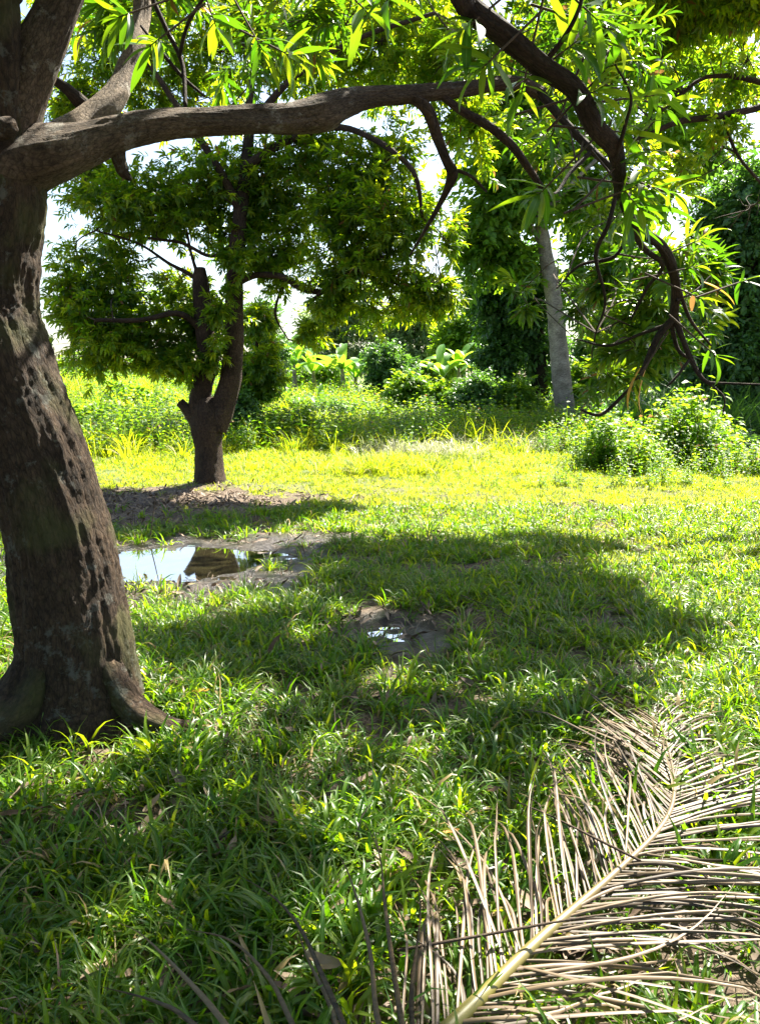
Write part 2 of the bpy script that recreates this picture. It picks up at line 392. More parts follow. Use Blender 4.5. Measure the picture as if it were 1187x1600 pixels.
def link(name, me, parent=None, loc=None):
    o = bpy.data.objects.new(name, me)
    COL.objects.link(o)
    if parent is not None:
        o.parent = parent
        if loc is None:
            o.location = -Vector(parent.location)
    if loc is not None:
        o.location = loc if parent is None else Vector(loc) - Vector(parent.location)
    return o

def tag(o, label=None, cat=None, group=None, kind=None):
    if label: o['label'] = label
    if cat: o['category'] = cat
    if group: o['group'] = group
    if kind: o['kind'] = kind
    return o

def thing(name, loc, label, cat, group=None):
    o = bpy.data.objects.new(name, None)
    COL.objects.link(o)
    o.empty_display_size = 0.2
    o.location = loc
    return tag(o, label, cat, group)

def catmull(pts, n):
    pts = np.array(pts, float)
    k = len(pts)
    if k == 2:
        t = np.linspace(0, 1, n)[:, None]
        return pts[0] * (1 - t) + pts[1] * t
    ext = np.vstack([2 * pts[0] - pts[1], pts, 2 * pts[-1] - pts[-2]])
    seg = np.linalg.norm(np.diff(pts[:, :3], axis=0), axis=1); cum = np.concatenate([[0], np.cumsum(seg)])
    out = []
    for s in np.linspace(0, cum[-1], n):
        i = min(k - 2, max(0, int(np.searchsorted(cum, s, 'right') - 1)))
        t = (s - cum[i]) / max(1e-9, seg[i]); t = min(1, max(0, t))
        p0, p1, p2, p3 = ext[i], ext[i + 1], ext[i + 2], ext[i + 3]
        out.append(0.5 * ((2 * p1) + (p2 - p0) * t + (2 * p0 - 5 * p1 + 4 * p2 - p3) * t * t + (3 * p1 - p0 - 3 * p2 + p3) * t ** 3))
    return np.array(out)

def tube(mb, pts, segs=8, rings=None, rough=0.0, lump=0.0, flare=None, cap=True, seed=0):
    """pts rows x,y,z,r"""
    pts = np.array(pts, float)
    L = np.linalg.norm(np.diff(pts[:, :3], axis=0), axis=1).sum()
    if rings is None:
        rings = max(3, len(pts) * 2)
    c = catmull(pts, rings)
    P3 = c[:, :3]; rad = np.maximum(c[:, 3], 0.0008)
    T = np.gradient(P3, axis=0); T /= np.linalg.norm(T, axis=1)[:, None] + 1e-12
    up = np.array([0, 1, 0.0]) if abs(T[0][1]) < 0.8 else np.array([1.0, 0, 0])
    u = np.cross(T[0], up); u /= np.linalg.norm(u)
    base = mb.n()
    ln = 0
    rmean = float(rad.mean())
    for i in range(rings):
        if i:
            ln += np.linalg.norm(P3[i] - P3[i - 1])
            u = u - T[i] * np.dot(u, T[i]); u /= np.linalg.norm(u)
        w = np.cross(T[i], u)
        for j in range(segs):
            a = 2 * math.pi * j / segs
            r = rad[i]
            if rough or lump:
                d = u * math.cos(a) + w * math.sin(a)
                ca, sa = math.cos(a), math.sin(a)
                if lump:
                    r *= 1 + lump * mnoise.noise(Vector((ca * 1.1 + seed, sa * 1.1, ln * 2.2)))
                if rough:
                    r += rough * (mnoise.noise(Vector((ca * 7 + seed, sa * 7, ln * 4))) + 0.6 * mnoise.noise(Vector((ca * 16, sa * 16 + seed, ln * 12))) + 0.35 * mnoise.noise(Vector((ca * 30, sa * 30 + seed, ln * 40))))
            if flare is not None:
                r *= flare(i / (rings - 1), a)
            p = P3[i] + u * (math.cos(a) * r) + w * (math.sin(a) * r)
            mb.v.append((float(p[0]), float(p[1]), float(p[2])))
            mb.bk.append((math.cos(a) * rmean + seed, math.sin(a) * rmean, ln))
    for i in range(rings - 1):
        for j in range(segs):
            a = base + i * segs + j; b = base + i * segs + (j + 1) % segs
            mb.f.append((a, b, b + segs, a + segs))
    if cap:
        mb.f.append(tuple(base + (rings - 1) * segs + j for j in range(segs)))

def leaf(mb, origin, yaw, pitch, roll, L, W, droop=0.6, fold=0.25, n=5, lv=0.0, shape='lance', wave=0.0, side=3):
    """blade along a direction; droop bends it down by that many radians along its length"""
    base = mb.n()
    ox, oy, oz = origin
    p = np.array([ox, oy, oz], float)
    step = L / n
    for i in range(n + 1):
        t = i / n
        pt = pitch - droop * t * t * 1.0
        dx = np.array([math.cos(yaw) * math.cos(pt), math.sin(yaw) * math.cos(pt), math.sin(pt)])
        if i:
            p = p + dx * step
        if shape == 'lance':
            w = W * (math.sin(math.pi * min(1, t * 0.93 + 0.05)) ** 0.8) * (1 - 0.25 * t)
        elif shape == 'blade':
            w = W * (0.75 + 0.35 * math.sin(math.pi * t)) * (1 - t ** 3)
        elif shape == 'banana':
            w = W * min(1, 4 * t + 0.1) * (1 - max(0, t - 0.6) ** 2 * 5.5)
        else:
            w = W * math.sin(math.pi * min(1, t * 0.9 + 0.1)) ** 0.6
        w = max(w, W * 0.03) * 0.5
        sd = np.array([-math.sin(yaw), math.cos(yaw), 0.0])
        nm = np.cross(dx, sd)
        cr, sr = math.cos(roll), math.sin(roll)
        s2 = sd * cr + nm * sr; n2 = nm * cr - sd * sr
        wv = wave * math.sin(t * 9 + lv * 20) * w
        if side == 3:
            vs = [p - s2 * w * math.cos(fold) + n2 * (w * math.sin(fold) + wv), p, p + s2 * w * math.cos(fold) + n2 * (w * math.sin(fold) - wv)]
            us = [-1, 0, 1]
        else:
            vs = [p - s2 * w, p + s2 * w]; us = [-1, 1]
        for v, uu in zip(vs, us):
            mb.v.append((float(v[0]), float(v[1]), float(v[2]))); mb.lu.append(float(uu)); mb.lv.append(lv)
    k = side
    for i in range(n):
        for j in range(k - 1):
            a = base + i * k + j
            mb.f.append((a, a + 1, a + 1 + k, a + k))

# unlinked source meshes for the scatters
SRC = {}
def source(key, mb_or_me, mat=None):
    me = mesh_of(key, mb_or_me, mat) if isinstance(mb_or_me, MB) else mb_or_me
    o = bpy.data.objects.new('source_' + key, me)
    SRC.setdefault(key, []).append(o)

def scatter(name, pts, eul, scl, idx, keys, parent=None, kind='stuff'):
    """one object whose geometry nodes set a copy of the source meshes on every vertex"""
    srcs = keys
    me = bpy.data.meshes.new(name)
    n = len(pts)
    pts = np.asarray(pts, np.float32)
    me.vertices.add(n)
    me.vertices.foreach_set('co', pts.ravel())
    a = me.attributes.new('rot', 'FLOAT_VECTOR', 'POINT'); a.data.foreach_set('vector', np.asarray(eul, np.float32).ravel())
    a = me.attributes.new('scl', 'FLOAT', 'POINT'); a.data.foreach_set('value', np.asarray(scl, np.float32))
    a = me.attributes.new('idx', 'INT', 'POINT'); a.data.foreach_set('value', np.asarray(idx, np.int32))
    me.update()
    o = link(name, me, parent)
    ng = bpy.data.node_groups.new(name + '_scatter', 'GeometryNodeTree')
    ng.interface.new_socket('Geometry', in_out='INPUT', socket_type='NodeSocketGeometry')
    ng.interface.new_socket('Geometry', in_out='OUTPUT', socket_type='NodeSocketGeometry')
    L = ng.links
    gi = ng.nodes.new('NodeGroupInput'); go = ng.nodes.new('NodeGroupOutput')
    def na(nm, ty):
        q = ng.nodes.new('GeometryNodeInputNamedAttribute'); q.data_type = ty; q.inputs['Name'].default_value = nm
        return q.outputs[0]
    rot = na('rot', 'FLOAT_VECTOR'); sc = na('scl', 'FLOAT'); ix = na('idx', 'INT')
    er = ng.nodes.new('FunctionNodeEulerToRotation'); L.new(rot, er.inputs[0])
    j = ng.nodes.new('GeometryNodeJoinGeometry')
    for k, so in enumerate(srcs):
        oi = ng.nodes.new('GeometryNodeObjectInfo'); oi.inputs['Object'].default_value = so; oi.inputs['As Instance'].default_value = False
        cmp = ng.nodes.new('FunctionNodeCompare'); cmp.data_type = 'INT'; cmp.operation = 'EQUAL'
        ins = [s for s in cmp.inputs if s.type == 'INT']
        L.new(ix, ins[0]); ins[1].default_value = k
        ip = ng.nodes.new('GeometryNodeInstanceOnPoints')
        L.new(gi.outputs[0], ip.inputs['Points']); L.new(cmp.outputs[0], ip.inputs['Selection'])
        L.new(oi.outputs['Geometry'], ip.inputs['Instance']); L.new(er.outputs[0], ip.inputs['Rotation']); L.new(sc, ip.inputs['Scale'])
        L.new(ip.outputs[0], j.inputs[0])
    L.new(j.outputs[0], go.inputs[0])
    md = o.modifiers.new('scatter', 'NODES'); md.node_group = ng
    if kind:
        o['kind'] = kind
    return o

# --- mango sprig: twig along +X with a drooping rosette
def mk_sprig(seed, nleaf=13, L=0.17, W=0.036, n=4, mat='mango', side=3, twig=True, spread=1.0):
    rd = random.Random(seed)
    mb = MB()
    if twig:
        for k in range(4):
            for a in range(3):
                an = a * 2.094
                r = 0.0035 * (1 - k / 5)
                mb.v.append((k * 0.055 - 0.10, math.cos(an) * r, math.sin(an) * r)); mb.lu.append(0.0); mb.lv.append(0.1)
        for k in range(3):
            for a in range(3):
                b0 = k * 3 + a; b1 = k * 3 + (a + 1) % 3
                mb.f.append((b0, b1, b1 + 3, b0 + 3))
    for i in range(nleaf):
        f = i / nleaf
        x = -0.09 + 0.155 * f ** 0.7
        az = i * 2.4 + rd.uniform(-0.3, 0.3)          # round the twig
        op = 1.25 - 0.75 * f + rd.uniform(-0.2, 0.2)  # opening from the twig axis
        d = Vector((math.cos(op), math.sin(op) * math.cos(az), math.sin(op) * math.sin(az)))
        yaw = math.atan2(d.y, d.x); pitch = math.asin(max(-1, min(1, d.z))) * 0.75 - 0.12
        ll = L * rd.uniform(0.6, 1.1)
        leaf(mb, (x, 0, 0), yaw, pitch, rd.uniform(-0.6, 0.6), ll, W * rd.uniform(0.85, 1.15), droop=rd.uniform(-0.1, 0.9) * spread, fold=rd.uniform(0.05, 0.4), n=n, lv=rd.uniform(0, 0.35), side=side, wave=0.08)
    return mb
for s in range(6):
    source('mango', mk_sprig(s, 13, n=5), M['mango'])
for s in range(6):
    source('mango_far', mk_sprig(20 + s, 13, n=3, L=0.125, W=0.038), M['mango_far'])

def mk_spray(seed, nleaf=16, L=0.09, W=0.04, mat=None, length=0.35, side=2, n=2, shape='oval'):
    rd = random.Random(seed)
    mb = MB()
    for i in range(nleaf):
        t = i / nleaf
        yaw = (1 if i % 2 else -1) * rd.uniform(0.5, 1.3) * (1 - 0.5 * t)
        leaf(mb, (length * (t - 0.3), rd.uniform(-0.04, 0.04), rd.uniform(-0.05, 0.05)), yaw, rd.uniform(-0.7, 0.5), rd.uniform(-1, 1), L * rd.uniform(0.6, 1.2), W * rd.uniform(0.8, 1.2), droop=rd.uniform(0.1, 0.9), n=n, side=side, lv=rd.uniform(0, 0.35), shape=shape)
    return mb
for s in range(4):
    source('dark_spray', mk_spray(40 + s), M['dark_leaf'])
    source('bright_spray', mk_spray(50 + s, 14, 0.11, 0.055), M['bright_leaf'])
    source('pale_spray', mk_spray(60 + s, 14, 0.12, 0.035), M['pale_leaf'])

# --- grass tufts
def mk_tuft(seed, nb, h, w, n=4, spread=0.05, stoop=(0.7, 1.9), mat=None, side=3, shape='blade', flat=0.0):
    rd = random.Random(seed)
    mb = MB()
    for i in range(nb):
        a = rd.uniform(0, 6.283)
        rr = spread * rd.random() ** 0.5
        yaw = a + rd.uniform(-0.9, 0.9)
        ll = h * rd.uniform(0.5, 1.15)
        leaf(mb, (rr * math.cos(a), rr * math.sin(a), -0.005), yaw, rd.uniform(0.75 - flat, 1.5), rd.uniform(-0.5, 0.5), ll, w * rd.uniform(0.7, 1.2), droop=rd.uniform(*stoop), fold=rd.uniform(0.15, 0.5), n=n, side=side, lv=rd.uniform(0, 0.4), shape=shape)
    return mb
for s in range(6):
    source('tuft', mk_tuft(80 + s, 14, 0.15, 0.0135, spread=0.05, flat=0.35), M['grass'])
for s in range(4):
    source('tuft_tall', mk_tuft(90 + s, 13, 0.24, 0.015, spread=0.05, n=5, stoop=(0.8, 2.2), flat=0.2), M['grass'])
for s in range(5):
    source('turf', mk_tuft(100 + s, 22, 0.085, 0.006, n=2, spread=0.07, side=2, stoop=(0.4, 1.6)), M['turf'])
for s in range(3):
    source('meadow_grass', mk_tuft(110 + s, 26, 0.65, 0.014, n=4, spread=0.12, side=2, stoop=(0.5, 1.9)), M['turf'])
    source('straw', mk_tuft(115 + s, 30, 0.55, 0.010, n=4, spread=0.15, side=2, stoop=(0.9, 2.4)), M['straw'])
    source('dark_grass', mk_tuft(118 + s, 26, 1.5, 0.03, n=5, spread=0.2, side=2, stoop=(0.7, 2.2)), M['dark_leaf'])
for s in range(3):
    source('fine', mk_tuft(160 + s, 20, 0.13, 0.005, n=3, spread=0.07, side=2, stoop=(0.3, 1.8)), M['grass'])
    source('thatch', mk_tuft(170 + s, 9, 0.15, 0.006, n=3, spread=0.09, side=2, stoop=(0.2, 1.2), flat=0.85), M['litter'])
# --- leafy weeds
def mk_weed(seed, h=0.6, nl=26, L=0.10, W=0.05):
    rd = random.Random(seed)
    mb = MB()
    for st in range(4):
        bx, by = rd.uniform(-0.12, 0.12), rd.uniform(-0.12, 0.12)
        lean = rd.uniform(0, 6.28); la = rd.uniform(0.05, 0.3)
        hh = h * rd.uniform(0.6, 1.1)
        for i in range(nl // 3):
            t = (i + 1) / (nl // 3)
            leaf(mb, (bx + math.cos(lean) * la * t * hh, by + math.sin(lean) * la * t * hh, hh * t), i * 2.4 + rd.random(), rd.uniform(-0.2, 0.7), rd.uniform(-0.5, 0.5), L * rd.uniform(0.7, 1.2) * (1.25 - 0.6 * t), W * (1.25 - 0.5 * t), droop=rd.uniform(0.2, 1.0), n=2, side=3, lv=rd.uniform(0, 0.35), shape='oval')
        leaf(mb, (bx, by, 0), lean, 1.4, 0, hh, 0.008, droop=0.1, n=2, side=2, lv=0.0, shape='blade')
    return mb
for s in range(4):
    source('weed', mk_weed(130 + s), M['weed'])
def mk_deadleaf(seed, L=0.15, W=0.045):
    rd = random.Random(seed)
    mb = MB()
    leaf(mb, (-L / 2, 0, 0.012), 0, rd.uniform(-0.1, 0.4), rd.uniform(-0.5, 0.5), L, W, droop=rd.uniform(-0.6, 0.8), fold=rd.uniform(0.1, 0.7), n=6, wave=0.3, lv=rd.random())
    return mb
DEAD = [mesh_of('dead_leaf', mk_deadleaf(s), M['dead_leaf']) for s in range(6)]
for s in range(5):
    source('litter', mk_deadleaf(150 + s, 0.11, 0.04), M['litter'])

# ------------------------------------------------------------------ ground sheet and puddles
def axis(lo, hi, fine_lo, fine_hi, step, grow=1.16):
    a = list(np.arange(fine_lo, fine_hi, step))
    s = step; x = a[-1]
    while x < hi:
        s *= grow; x += s; a.append(x)
    s = step; x = a[0]; b = []
    while x > lo:
        s *= grow; x -= s; b.append(x)
    return np.array(b[::-1] + a)
gx = axis(-600, 600, -4.5, 4.5, 0.045)
gy = axis(-300, 1200, 0.8, 12.0, 0.045)
X, Y = np.meshgrid(gx, gy)
Z = gz(X, Y)
nx, ny = len(gx), len(gy)
me = bpy.data.meshes.new('ground')
me.vertices.add(nx * ny)
me.vertices.foreach_set('co', np.stack([X, Y, Z], -1).astype(np.float32).ravel())
ii = np.arange(nx * ny).reshape(ny, nx)
q = np.stack([ii[:-1, :-1], ii[:-1, 1:], ii[1:, 1:], ii[1:, :-1]], -1).reshape(-1, 4)
me.loops.add(q.size); me.loops.foreach_set('vertex_index', q.ravel().astype(np.int32))
me.polygons.add(len(q)); me.polygons.foreach_set('loop_start', (np.arange(len(q)) * 4).astype(np.int32))
me.polygons.foreach_set('use_smooth', np.ones(len(q), bool))
me.update()
pm = patch_mask(X, Y); wm = patch_mask(X, Y, True)
for nm, arr in (('wet', wm), ('bare', pm), ('far', np.clip((Y - 9) / 6, 0, 1) * (1 - pm))):
    a = me.attributes.new(nm, 'FLOAT', 'POINT'); a.data.foreach_set('value', arr.astype(np.float32).ravel())
me.materials.append(M['ground'])
tag(link('ground', me), 'brown earth under grass with bare muddy patches', kind='structure')

for i, (cx, cy, hx, hy) in enumerate(PUDDLES):
    mb = MB()
    c0 = G(0, 0)
    mb.v.append((0, 0, 0))
    for k in range(48):
        a = 2 * math.pi * k / 48
        mb.v.append((math.cos(a) * hx * 1.45, math.sin(a) * hy * 1.45, 0))
    for k in range(48):
        mb.f.append((0, 1 + k, 1 + (k + 1) % 48))
    o = link('water', mesh_of('water', mb, M['water']), loc=(cx, cy, WATER_Z - (0.0, 0.004, 0.004, 0.008)[i]))
    tag(o, ['large puddle reflecting white sky behind the near trunk', 'small muddy puddle in the grass at the middle', 'small puddle among grass right of the palm frond', 'tiny wet pool beside the small muddy puddle'][i], kind='structure')

# ------------------------------------------------------------------ grass
def in_trunk(x, y):
    return (((x + 1.33) / 0.30) ** 2 + ((y - 3.38) / 0.27) ** 2 < 1) | (((x + 2.35) / 0.25) ** 2 + ((y - 11.25) / 0.25) ** 2 < 1)

def in_water(x, y):
    return gz(x, y) < WATER_Z + 0.004

def grass_pts(y0, y1, dens, half=0.62, margin=0.9, bare_keep=0.12):
    w = y1 * half + margin
    n = int((y1 - y0) * 2 * w * dens)
    x = RNG.uniform(-w, w, n); y = RNG.uniform(y0, y1, n)
    k = np.abs(x) < (y * half + margin)
    x, y = x[k], y[k]
    pm = patch_mask(x, y)
    nz = fbm(x * 1.7 + 60, y * 1.7 + 60, 3)
    keep = RNG.random(len(x)) < np.clip(1 - pm * 1.15, 0, 1) * np.clip(0.28 + 2.6 * (nz - 0.27), 0.15, 1) * np.clip(0.4 + 3.0 * (fbm(x * 5 + 7, y * 5 + 2, 2) - 0.25), 0.2, 1) + pm * bare_keep * 0.25
    keep &= ~in_trunk(x, y)
    near_w = (gz(x, y) < WATER_Z + 0.006) & (pm > 0.2)
    keep &= ~near_w
    return x[keep], y[keep]

def put(name, x, y, keys, s0, s1, label, tilt=0.22, zoff=0.0, smul=None):
    z = gz(x, y) + zoff
    n = len(x)
    eul = np.stack([RNG.uniform(-tilt, tilt, n), RNG.uniform(-tilt, tilt, n), RNG.uniform(0, 6.283, n)], -1)
    sc = RNG.uniform(s0, s1, n)
    if smul is not None:
        sc = sc * smul
    idx = RNG.integers(0, len(keys), n)
    return tag(scatter(name, np.stack([x, y, z], -1), eul, sc, idx, keys), label, 'grass', kind='stuff')

# near: broad bladed grass
x, y = grass_pts(0.9, 5.2, 300)
put('grass', x, y, SRC['tuft'], 0.6, 1.3, 'broad bladed green grass growing thickly round the fallen frond', smul=0.75 + 0.5 * fbm(x * 1.2, y * 1.2, 2))
x, y = grass_pts(0.9, 6.0, 120)
put('grass', x, y, SRC['fine'], 0.7, 1.5, 'fine green grass mixed among the broad blades near the camera')
x, y = grass_pts(0.9, 9.0, 26, bare_keep=3)
put('dry_grass', x, y, SRC['thatch'], 0.5, 1.2, 'dead straw coloured blades lying between the green grass')
x, y = grass_pts(5.2, 9.5, 260)
put('grass', x, y, SRC['tuft'], 0.6, 1.1, 'green grass beside the puddles and the band of shade')
x, y = grass_pts(1.2, 9.5, 22)
put('grass', x, y, SRC['tuft_tall'], 0.6, 1.0, 'taller arching grass blades standing out of the lawn')
# sunlit short turf further off
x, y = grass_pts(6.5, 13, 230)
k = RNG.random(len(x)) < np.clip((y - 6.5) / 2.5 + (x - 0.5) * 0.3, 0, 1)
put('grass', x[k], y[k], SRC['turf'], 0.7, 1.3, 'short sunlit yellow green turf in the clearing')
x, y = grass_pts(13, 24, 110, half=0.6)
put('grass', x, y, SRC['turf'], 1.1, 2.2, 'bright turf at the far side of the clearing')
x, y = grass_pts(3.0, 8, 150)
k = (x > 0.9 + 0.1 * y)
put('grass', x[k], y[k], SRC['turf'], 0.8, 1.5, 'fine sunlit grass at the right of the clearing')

# litter under the grass
x, y = grass_pts(1.0, 6.0, 70, bare_keep=4)
px_, py_ = [], []
for (cx, cy, hx, hy, w, st) in PATCHES:
    n = int(hx * hy * 260 * (0.35 if w > 0.6 else 1))
    px_.append(RNG.normal(cx, hx * 0.6, n)); py_.append(RNG.normal(cy, hy * 0.6, n))
x = np.concatenate([x] + px_); y = np.concatenate([y] + py_)
k = ~in_water(x, y) & ~in_trunk(x, y) & (y > 0.9)
x, y = x[k], y[k]
n = len(x)
o = scatter('leaf_litter', np.stack([x, y, gz(x, y) + 0.004], -1), np.stack([RNG.uniform(-0.35, 0.35, n), RNG.uniform(-0.35, 0.35, n), RNG.uniform(0, 6.28, n)], -1), RNG.uniform(0.35, 1.15, n), RNG.integers(0, 5, n), SRC['litter'])
tag(o, 'brown leaf litter lying on the bare earth patches', 'leaf litter', kind='stuff')

# meadow of weeds behind the clearing
def edge_y(x):     # where the tall growth starts
    return 17.0 + 2.0 * (vnoise(np.asarray(x) * 0.5 + 3, 0.5) - 0.5) * 2 + np.clip(x, 0, 20) * 0.25
def meadow(n, y0, y1, half=0.6):
    y = RNG.uniform(y0, y1, n); x = RNG.uniform(-1, 1, n) * (y * half + 1)
    k = y > edge_y(x) + RNG.normal(0, 0.5, len(x))
    return x[k], y[k]
x, y = meadow(9000, 15.5, 34)
put('weeds', x, y, SRC['weed'], 0.55, 1.35, 'leafy yellow green weeds covering the bank behind the clearing', smul=0.55 + 0.9 * fbm(x * 0.6, y * 0.6, 2))['category'] = 'weeds'
x, y = meadow(6000, 15.0, 34)
put('tall_grass', x, y, SRC['meadow_grass'], 0.6, 1.3, 'long bright grass standing among the weeds', smul=0.5 + 1.0 * fbm(x * 0.5 + 9, y * 0.5, 2))
# straw coloured clumps on the bank
xs = []; ys = []
for (qx, qy, n, s) in [(230, 690, 60, 0.8), (640, 712, 80, 0.5), (690, 700, 60, 0.35), (850, 705, 30, 0.5), (200, 655, 50, 1.0), (380, 660, 20, 0.7), (1050, 660, 24, 0.8), (790, 700, 30, 0.6)]:
    g = G(qx, qy); xs.append(RNG.normal(g.x, s, n)); ys.append(RNG.normal(g.y, s * 0.8, n))
put('straw_grass', np.concatenate(xs), np.concatenate(ys), SRC['straw'], 0.6, 1.15, 'pale dry grass heads lying over in the weeds')

# ------------------------------------------------------------------ crowns
def lobe_points(c, rad, n, clump=16, tight=0.16, shell=0.5):
    """n sprig places in an ellipsoid, gathered in clumps; returns points, directions, clump centres"""
    nc = max(1, n // clump)
    d = RNG.normal(size=(nc, 3)); d /= np.linalg.norm(d, axis=1)[:, None]
    rr = RNG.uniform(0, 1, nc) ** (shell)
    cc = d * rr[:, None] * np.array(rad)
    pts = np.repeat(cc, clump, 0) + RNG.normal(size=(nc * clump, 3)) * np.array(rad) * tight
    dirs = pts / (np.linalg.norm(pts, axis=1)[:, None] + 1e-6) + (pts - np.repeat(cc, clump, 0)) / (np.mean(rad) * tight) * 0.6
    dirs += RNG.normal(size=dirs.shape) * 0.35
    return pts + np.array(c), dirs, cc + np.array(c)

def eulers(dirs, elev_off=0.0, roll=0.5):
    d = dirs / (np.linalg.norm(dirs, axis=1)[:, None] + 1e-9)
    yaw = np.arctan2(d[:, 1], d[:, 0]); el = np.arcsin(np.clip(d[:, 2], -1, 1)) * 0.7 + elev_off
    return np.stack([RNG.uniform(-roll, roll, len(d)), -el, yaw], -1)

def tree(root, trunks, branches, lobes, keys, scale=(0.8, 1.25), bark='bark_mid', segs=18, twigs=True, clump=16, tight=0.16, foliage='crown', twig_r=0.008, elev=-0.1, rough=0.012, lump=0.12, limbr=0.02, keepout=None, dens=1.0):
    """lobes: (centre, radii, n). Builds trunk, branch parts, twigs and crown below root."""
    anchors = []
    for t in trunks:
        mb = MB(); tube(mb, t, segs=segs, rings=max(12, len(t) * 6), rough=rough, lump=lump, seed=len(anchors) * 1.7)
        link('trunk', mesh_of('trunk', mb, M[bark]), root)
        anchors += [q[:3] for q in catmull(t, 14)[5:]]
    for b in branches:
        mb = MB(); tube(mb, b, segs=8, rings=len(b) * 5, rough=rough * 0.25, lump=lump * 1.3, seed=b[0][0])
        link('branch', mesh_of('branch', mb, M[bark]), root)
        anchors += [q[:3] for q in catmull(b, 8)[2:]]
    A = np.array(anchors) if anchors else np.array([list(root.location)])
    mt = MB(); PT = []; DR = []
    for (c, rad, n) in lobes:
        p, d, cc = lobe_points(c, rad, max(clump, int(n * dens * (2.2 if c[2] > 5.15 and c[2] < 5.45 and foliage == 'crown' and n < 285 and rad[0] < 0.65 else 1))), clump, tight)
        PT.append(p); DR.append(d)
        if twigs:
            c = np.array(c)
            a = A[np.argmin(((A - c) ** 2).sum(1) + (A[:, 2] > c[2]) * 0.3)]
            mid = (a + c) / 2 + RNG.normal(size=3) * 0.12 * np.linalg.norm(a - c)
            tube(mt, [(*a, limbr), (*mid, limbr * 0.75), (*c, limbr * 0.5)], segs=6, rings=8, lump=0.2)
            for q in cc:
                o_ = c * 0.7 + a * 0.3 if random.random() < 0.5 else c
                m2 = (o_ + q) / 2 + RNG.normal(size=3) * 0.1 * np.linalg.norm(q - o_)
                tube(mt, [(*o_, twig_r), (*m2, twig_r * 0.7), (*q, twig_r * 0.35)], segs=4, rings=5, cap=False)
    if twigs:
        o = link('twigs', mesh_of('twigs', mt, M['twig']), root); o['kind'] = 'stuff'
    PT = np.concatenate(PT); DR = np.concatenate(DR)
    k = PT[:, 2] > gz(PT[:, 0], PT[:, 1]) + 0.05
    if keepout is not None:
        k &= ~keepout(PT)
    PT, DR = PT[k], DR[k]
    n = len(PT)
    scatter(foliage, PT, eulers(DR, elev), RNG.uniform(*scale, n), RNG.integers(0, len(keys), n), keys, root)
    return PT, DR

def lobes_px(lst, Ydef):
    out = []
    for e in lst:
        px, py, rx, ry, n = e[:5]
        Yd = e[5] if len(e) > 5 else Ydef
        ryd = e[6] if len(e) > 6 else 0.8
        c = P(px, py, Yd)
        k = depth_of(Yd, c.z) / FPX
        out.append(((c.x, c.y, c.z), (rx * k, ryd * rx * k, ry * k), n))
    return out

# ------------------------------------------------------------------ near mango tree
base = G(120, 1130)
nt_root = thing('mango_tree', (-1.33, 3.5, 0.0), 'big near mango tree, thick lichened trunk at left and long bare limb across the top', 'tree')
trunk = [PR(118, 1235, 3.30, 112), PR(118, 1165, 3.34, 100), PR(120, 1090, 3.38, 92), PR(118, 1000, 3.38, 86), PR(104, 900, 3.4, 82), PR(82, 800, 3.42, 78), PR(50, 700, 3.44, 79), PR(10, 600, 3.46, 80),
         PR(-18, 500, 3.5, 79), PR(-18, 400, 3.5, 76), PR(-8, 320, 3.5, 74), PR(-2, 250, 3.5, 62), PR(4, 190, 3.5, 46)]
def root_flare(t, a):
    k = max(0.0, 1 - t / 0.26)
    # a=angle; buttress roots
    return 1 + k * k * (0.25 + 0.55 * max(0, math.cos(a * 1.0 - 0.2)) ** 3 + 0.35 * max(0, math.cos(a - 2.6)) ** 4 + 0.3 * max(0, math.cos(a + 1.9)) ** 4)
mb = MB(); tube(mb, trunk, segs=140, rings=330, rough=0.014, lump=0.04, flare=root_flare)
link('trunk', mesh_of('trunk', mb, M['bark_near']), nt_root)
def add_branch(pts, mat, root, segs=20, rings=None, rough=0.003, lump=0.14, seed=0.0):
    mb = MB(); tube(mb, pts, segs=segs, rings=rings or len(pts) * 8, rough=rough, lump=lump, seed=seed)
    return link('branch', mesh_of('branch', mb, M[mat]), root)
# surface roots
for pts in ([(-1.22, 3.42, 0.38, 0.09), (-1.10, 3.38, 0.17, 0.085), (-0.95, 3.36, 0.075, 0.06), (-0.80, 3.38, 0.04, 0.04), (-0.62, 3.34, 0.01, 0.03), (-0.45, 3.36, -0.03, 0.02)],
            [(-1.42, 3.42, 0.45, 0.12), (-1.50, 3.30, 0.20, 0.12), (-1.66, 3.16, 0.06, 0.085), (-1.85, 3.05, 0.0, 0.05), (-2.0, 2.98, -0.05, 0.03)],
            [(-1.45, 3.5, 0.40, 0.12), (-1.62, 3.46, 0.14, 0.10), (-1.82, 3.42, 0.05, 0.06), (-2.05, 3.40, -0.02, 0.04)]):
    pts = [(a + 0.04, b - 0.12, c - 0.015, d * 0.85) for a, b, c, d in pts]
    mb = MB(); tube(mb, pts, segs=24, rings=40, rough=0.010, lump=0.3, seed=pts[0][0]); link('root', mesh_of('root', mb, M['bark_near']), nt_root)
# upper fork going up and out of the frame
add_branch([PR(-5, 300, 3.5, 62), PR(10, 215, 3.5, 50), PR(30, 150, 3.5, 43), PR(55, 85, 3.5, 37), PR(85, 25, 3.52, 30), PR(115, -40, 3.55, 27), PR(150, -140, 3.6, 25), (-1.0, 3.7, 4.2, 0.06), (-0.3, 3.6, 4.9, 0.05)], 'bark_limb', nt_root, segs=64, rings=120, rough=0.008, seed=2)
add_branch([PR(-20, 260, 3.45, 60), PR(-12, 150, 3.4, 46), PR(-8, 60, 3.4, 40), PR(-15, -10, 3.4, 38), PR(-60, -100, 3.35, 36), (-2.6, 3.2, 4.4, 0.06)], 'bark_near', nt_root, segs=48, rings=80, rough=0.011, seed=5)
